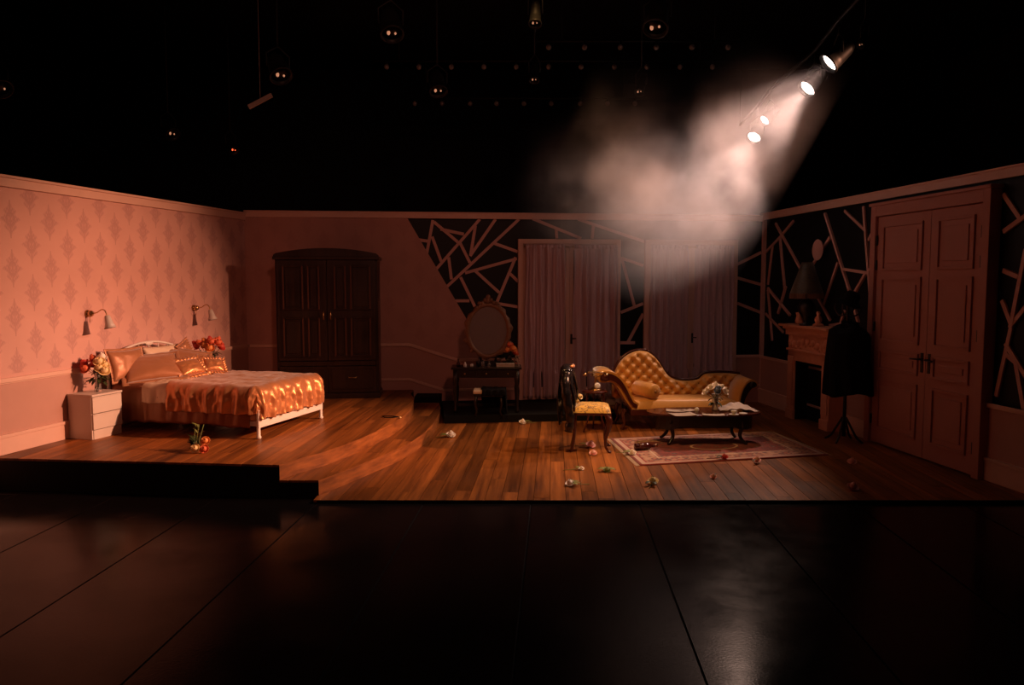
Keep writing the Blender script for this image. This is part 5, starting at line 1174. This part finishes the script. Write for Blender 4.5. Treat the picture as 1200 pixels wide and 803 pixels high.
# ================================================================== STAGE LAMPS
M['lit'] = mat('lit lens', (1, 0.8, 0.65), 0.5, emit=(1.0, 0.80, 0.70), estr=9)
M['glow'] = mat('painted lens glint', (0.6, 0.3, 0.2), 0.5, emit=(1.0, 0.42, 0.22), estr=0.5)  # weak emission stands in for reflections in the unlit lenses
M['glow_red'] = mat('red gel glow', (0.6, 0.1, 0.05), 0.5, emit=(1.0, 0.10, 0.03), estr=2.2)
def stage_lamp(loc, target, label, lens, group=None, r=0.095, L=0.30, glow=None, cat='stage lamp', name='stage_lamp', lit=False):
    """hangs from a pipe 0.35 m above its body; local -z of the body is the beam"""
    loc = Vector(loc); t = empty(name, loc, 0, label, cat, group); d = (Vector(target) - loc).normalized()
    q = MB().lathe([(0.0, -L), (r * 0.55, -L), (r * 0.8, -L * 0.8), (r * 0.95, -L * 0.35), (r * 1.0, -0.02), (r * 1.12, -0.02), (r * 1.12, 0.0), (r * 0.98, 0.0), (r * 0.93, -0.035), (r * 0.90, -0.04)], (0, 0, 0), d, 24, close=False); q.build('housing', M['house'], t)
    MB().lathe([(0.0, -0.03), (r * 0.90, -0.036), (r * 0.90, -0.042), (0, -0.042)], (0, 0, 0), d, 24).build('lens', lens, t)
    if glow:
        b = MB(); s = d.cross(Vector((0, 0, 1))).normalized(); c = d * -0.022 + s * r * 0.35; b.ball(tuple(c), (r * 0.16, r * 0.10, r * 0.22), 8, 6); b.build('glow_glint', glow, t); b = MB(); c = d * -0.022 - s * r * 0.3; b.ball(tuple(c), (r * 0.1, r * 0.08, r * 0.12), 8, 6); b.build('glint_lens', glow, t)  # small emissive balls paint lens glints; only the red lamp really glows
    s = d.cross(Vector((0, 0, 1))).normalized(); c = d * (-L * 0.45)
    q = MB().tube([c + s * r * 1.12, c + s * r * 1.2 + Vector((0, 0, 0.13)), c + Vector((0, 0, 0.22)), c - s * r * 1.2 + Vector((0, 0, 0.13)), c - s * r * 1.12], 0.010, 6); q.tube([c + Vector((0, 0, 0.20)), c + Vector((0, 0, (0.34 if lit else 6.5 - loc.z - c.z)))], 0.009, 8); q.build('yoke', M['house'], t)
    return t, c + loc + Vector((0, 0, 0.36))
def lit_lamp(px, py, y, target, label, power, size, blend=0.45, r=0.108, col=(1.0, 0.63, 0.48)):
    loc = PY(px, py, y); t, top = stage_lamp(loc, target, label, M['lit'], 'lit lamps shining through the smoke', r, lit=True)
    d = (Vector(target) - loc).normalized(); o = spot('lamp_beam', (0, 0, 0), d, power, col, size, blend, 0.05); o.location = d * 0.012; o.parent = t
    return top
tops = [lit_lamp(970, 75, 8.3, (-1.4, 8.5, 0.2), 'highest lit stage lamp, at the outer end of the smoky beam', 430, 52),
        lit_lamp(945, 105, 9.3, (-1.0, 8.2, 0.0), 'second lit stage lamp below the highest one', 300, 60),
        lit_lamp(895, 142, 10.9, (-1.0, 8.8, 0.3), 'smaller upper one of the two lit stage lamps deep in the smoke', 170, 60, r=0.075),
        lit_lamp(883, 162, 11.3, (0.6, 8.6, 0.0), 'lowest lit stage lamp, the brightest blob deep in the smoke', 470, 62, r=0.10)]
def pipe(pts, label):
    q = MB().tube(pts, 0.024, 10)
    for p_ in (pts[0], pts[-1]): q.tube([Vector(p_) + Vector((0, 0, 0.01)), (p_[0], p_[1], 6.5)], 0.010, 6)
    tag(q.build('lighting_pipe', M['house'], None), label, 'pipe')
a = tops[0]; b = tops[3]; dirp = (b - a).normalized(); pipe([a - dirp * 1.2, a, tops[1], tops[2], b, b + dirp * 1.0], 'black lighting pipe carrying the four lit lamps')
DL = M['lens_dark']
dims = [(3, 105, 7.5, 'glow', 0.09, 'dim stage lamp cut by the edge of the picture above the papered wall'), (203, 158, 10.5, 'glow', 0.09, 'dim stage lamp hanging low above the corner of the papered wall'), (275, 177, 11.5, 'glow_red', 0.07, 'small stage lamp with a glowing red lens over the wardrobe'),
        (330, 90, 8.5, 'glow', 0.11, 'wide dim stage lamp above the grey slat over the wardrobe'), (460, 41, 7.5, 'glow', 0.10, 'dim stage lamp with two bright glints, highest on its side of the grid'), (514, 108, 9.5, 'glow', 0.10, 'dim stage lamp above the slanted edge of the black glazing'),
        (627, 29, 8.0, 'glow', 0.06, 'faint stage lamp at the top of the picture over the windows'), (626, 95, 10.0, 'glow', 0.06, 'faint stage lamp below the rows of grey lamps'), (768, 34, 7.5, 'glow', 0.11, 'dim ring-lit stage lamp nearest the top over the smoke'), (749, 109, 10.0, 'glow', 0.06, 'small dim lamp at the upper rim of the smoke'), (1008, 54, 8.8, 'glow', 0.04, 'tiny glinting lamp beyond the highest lit lamp')]
for px, py, y, g, r, lab in dims:
    loc = PY(px, py, y); m_ = M[g]
    _, top = stage_lamp(loc, (loc.x * 0.35, loc.y - 1.8, 0.8), lab, DL, None, r, glow=m_)
    pipe([top + Vector((-0.5, 0, 0)), top + Vector((0.5, 0, 0))], 'short black pipe that holds the ' + ' '.join(lab.split()[:9])) if False else None
# hanging grey slat
p = PY(305, 118, 8.8); q = MB().bar(p + Vector((-0.13, 0, -0.07)), p + Vector((0.13, 0.0, 0.06)), 0.02, 0.05); q.tube([p, (p.x, p.y, 6.5)], 0.003, 5); tag(q.build('slat', M['paper'], None, bevel=0.003), 'pale grey slat hanging aslant under the wide dim lamp', 'slat')
# rows of small unlit globe lamps on battens
M['globe'] = mat('frosted globe', (0.30, 0.27, 0.26), 0.5)
proto = None; ORD = 'first second third fourth fifth sixth seventh eighth ninth tenth eleventh'.split()
rows = [(55.5, [643, 685, 727, 769, 811, 853], 12.0, 'topmost'), (78.5, [453, 491, 529, 567, 605, 643, 681, 720, 758, 797, 835], 12.6, 'middle'), (121.5, [486, 518, 551, 582, 614, 646, 680, 712, 744], 14.0, 'lowest')]
for py, xs, y, nm in rows:
    z = PY(600, py, y).z
    q = MB().tube([(ray(xs[0] - 15, py).x * y / ray(600, py).y, y, z + 0.09), (ray(xs[-1] + 15, py).x * y / ray(600, py).y, y, z + 0.09)], 0.018, 8); xa_, xb_ = ray(xs[0], py).x * y / ray(600, py).y, ray(xs[-1], py).x * y / ray(600, py).y; q.tube([(xa_ + .2, y, z + .1), (xa_ + .2, y, 6.5)], 0.008, 6); q.tube([(xb_ - .2, y, z + .1), (xb_ - .2, y, 6.5)], 0.008, 6); tag(q.build('batten', M['house'], None), 'black batten carrying the %s row of small globe lamps' % nm, 'pipe')
    for ix, px in enumerate(reversed(xs)):
        loc = PY(px, py, y)
        if proto is None:
            t = empty('globe_lamp', loc, 0); MB().ball((0, 0, 0), 0.042, 12, 8).build('globe', M['globe'], t); MB().lathe([(0.02, 0.035), (0.024, 0.05), (0.024, 0.09)], seg=10).build('socket', M['house'], t); proto = t
        else: t = copy_tree(proto); t.location = loc
        tag(t, '%s small globe lamp, counted from the smoke, in the %s dim row' % (ORD[ix], nm), 'lamp', '%s row of small globe lamps' % nm)

# ================================================================== SMOKE in the beams
hz = bpy.data.materials.new('stage smoke'); hz.use_nodes = True; nt = hz.node_tree; nt.nodes.clear()
out = nt.nodes.new('ShaderNodeOutputMaterial'); vol = nt.nodes.new('ShaderNodeVolumePrincipled'); nt.links.new(vol.outputs[0], out.inputs['Volume'])
vol.inputs['Color'].default_value = (0.86, 0.84, 0.92, 1); vol.inputs['Anisotropy'].default_value = 0.15
X = NT(hz); tc = nt.nodes.new('ShaderNodeTexCoord')
def vnoise(scale, detail, rough=0.55):
    n = nt.nodes.new('ShaderNodeTexNoise'); n.inputs['Scale'].default_value = scale; n.inputs['Detail'].default_value = detail; n.inputs['Roughness'].default_value = rough; n.inputs['Distortion'].default_value = 0.4
    nt.links.new(tc.outputs['Object'], n.inputs['Vector']); return E(X, n.outputs['Fac'])
sp3 = nt.nodes.new('ShaderNodeSeparateXYZ'); nt.links.new(tc.outputs['Object'], sp3.inputs[0])
x, y, z = (E(X, sp3.outputs[i]) for i in range(3))
n1 = vnoise(1.25, 6, 0.66); n2 = vnoise(0.55, 2)
HZC = Vector((2.2, 10.2, 3.45)); HZR = (1.95, 2.3, 1.35)
dist = ((x * (1 / HZR[0])) * (x * (1 / HZR[0])) + (y * (1 / HZR[1])) * (y * (1 / HZR[1])) + (z * (1 / HZR[2])) * (z * (1 / HZR[2]))).pw(0.5)
HB_ = (2.3, 2.5, 1.9)
fade = ((1.0 - x.abs() * (1 / HB_[0])) * 5.0).clamp() * ((1.0 - y.abs() * (1 / HB_[1])) * 5.0).clamp() * ((1.0 - z.abs() * (1 / HB_[2])) * 5.0).clamp()
side = (((y + HZC.y) * 0.30 + (z + HZC.z - 2.5) * 0.55 + 0.15 - (x + HZC.x)) * 2.2).clamp()  # beam edge put into the shape: density ends where smoke is unlit
body = (1.12 - dist + (n2 - 0.5) * 1.1).clamp()
den = body.mn(0.55) * ((n1 - 0.40).clamp() * 4.4) * fade * side * (((z * -1.0 + (4.35 - HZC.z)) * 0.85).clamp() + 0.14) * 1.0
nt.links.new(den.o, vol.inputs['Density'])
q = MB().b2(tuple(-v for v in HB_), HB_); hb = q.build('stage_smoke', hz, None, loc=HZC); tag(hb, 'pinkish drifting smoke lit by the lamps above the windows', 'smoke', kind='stuff')
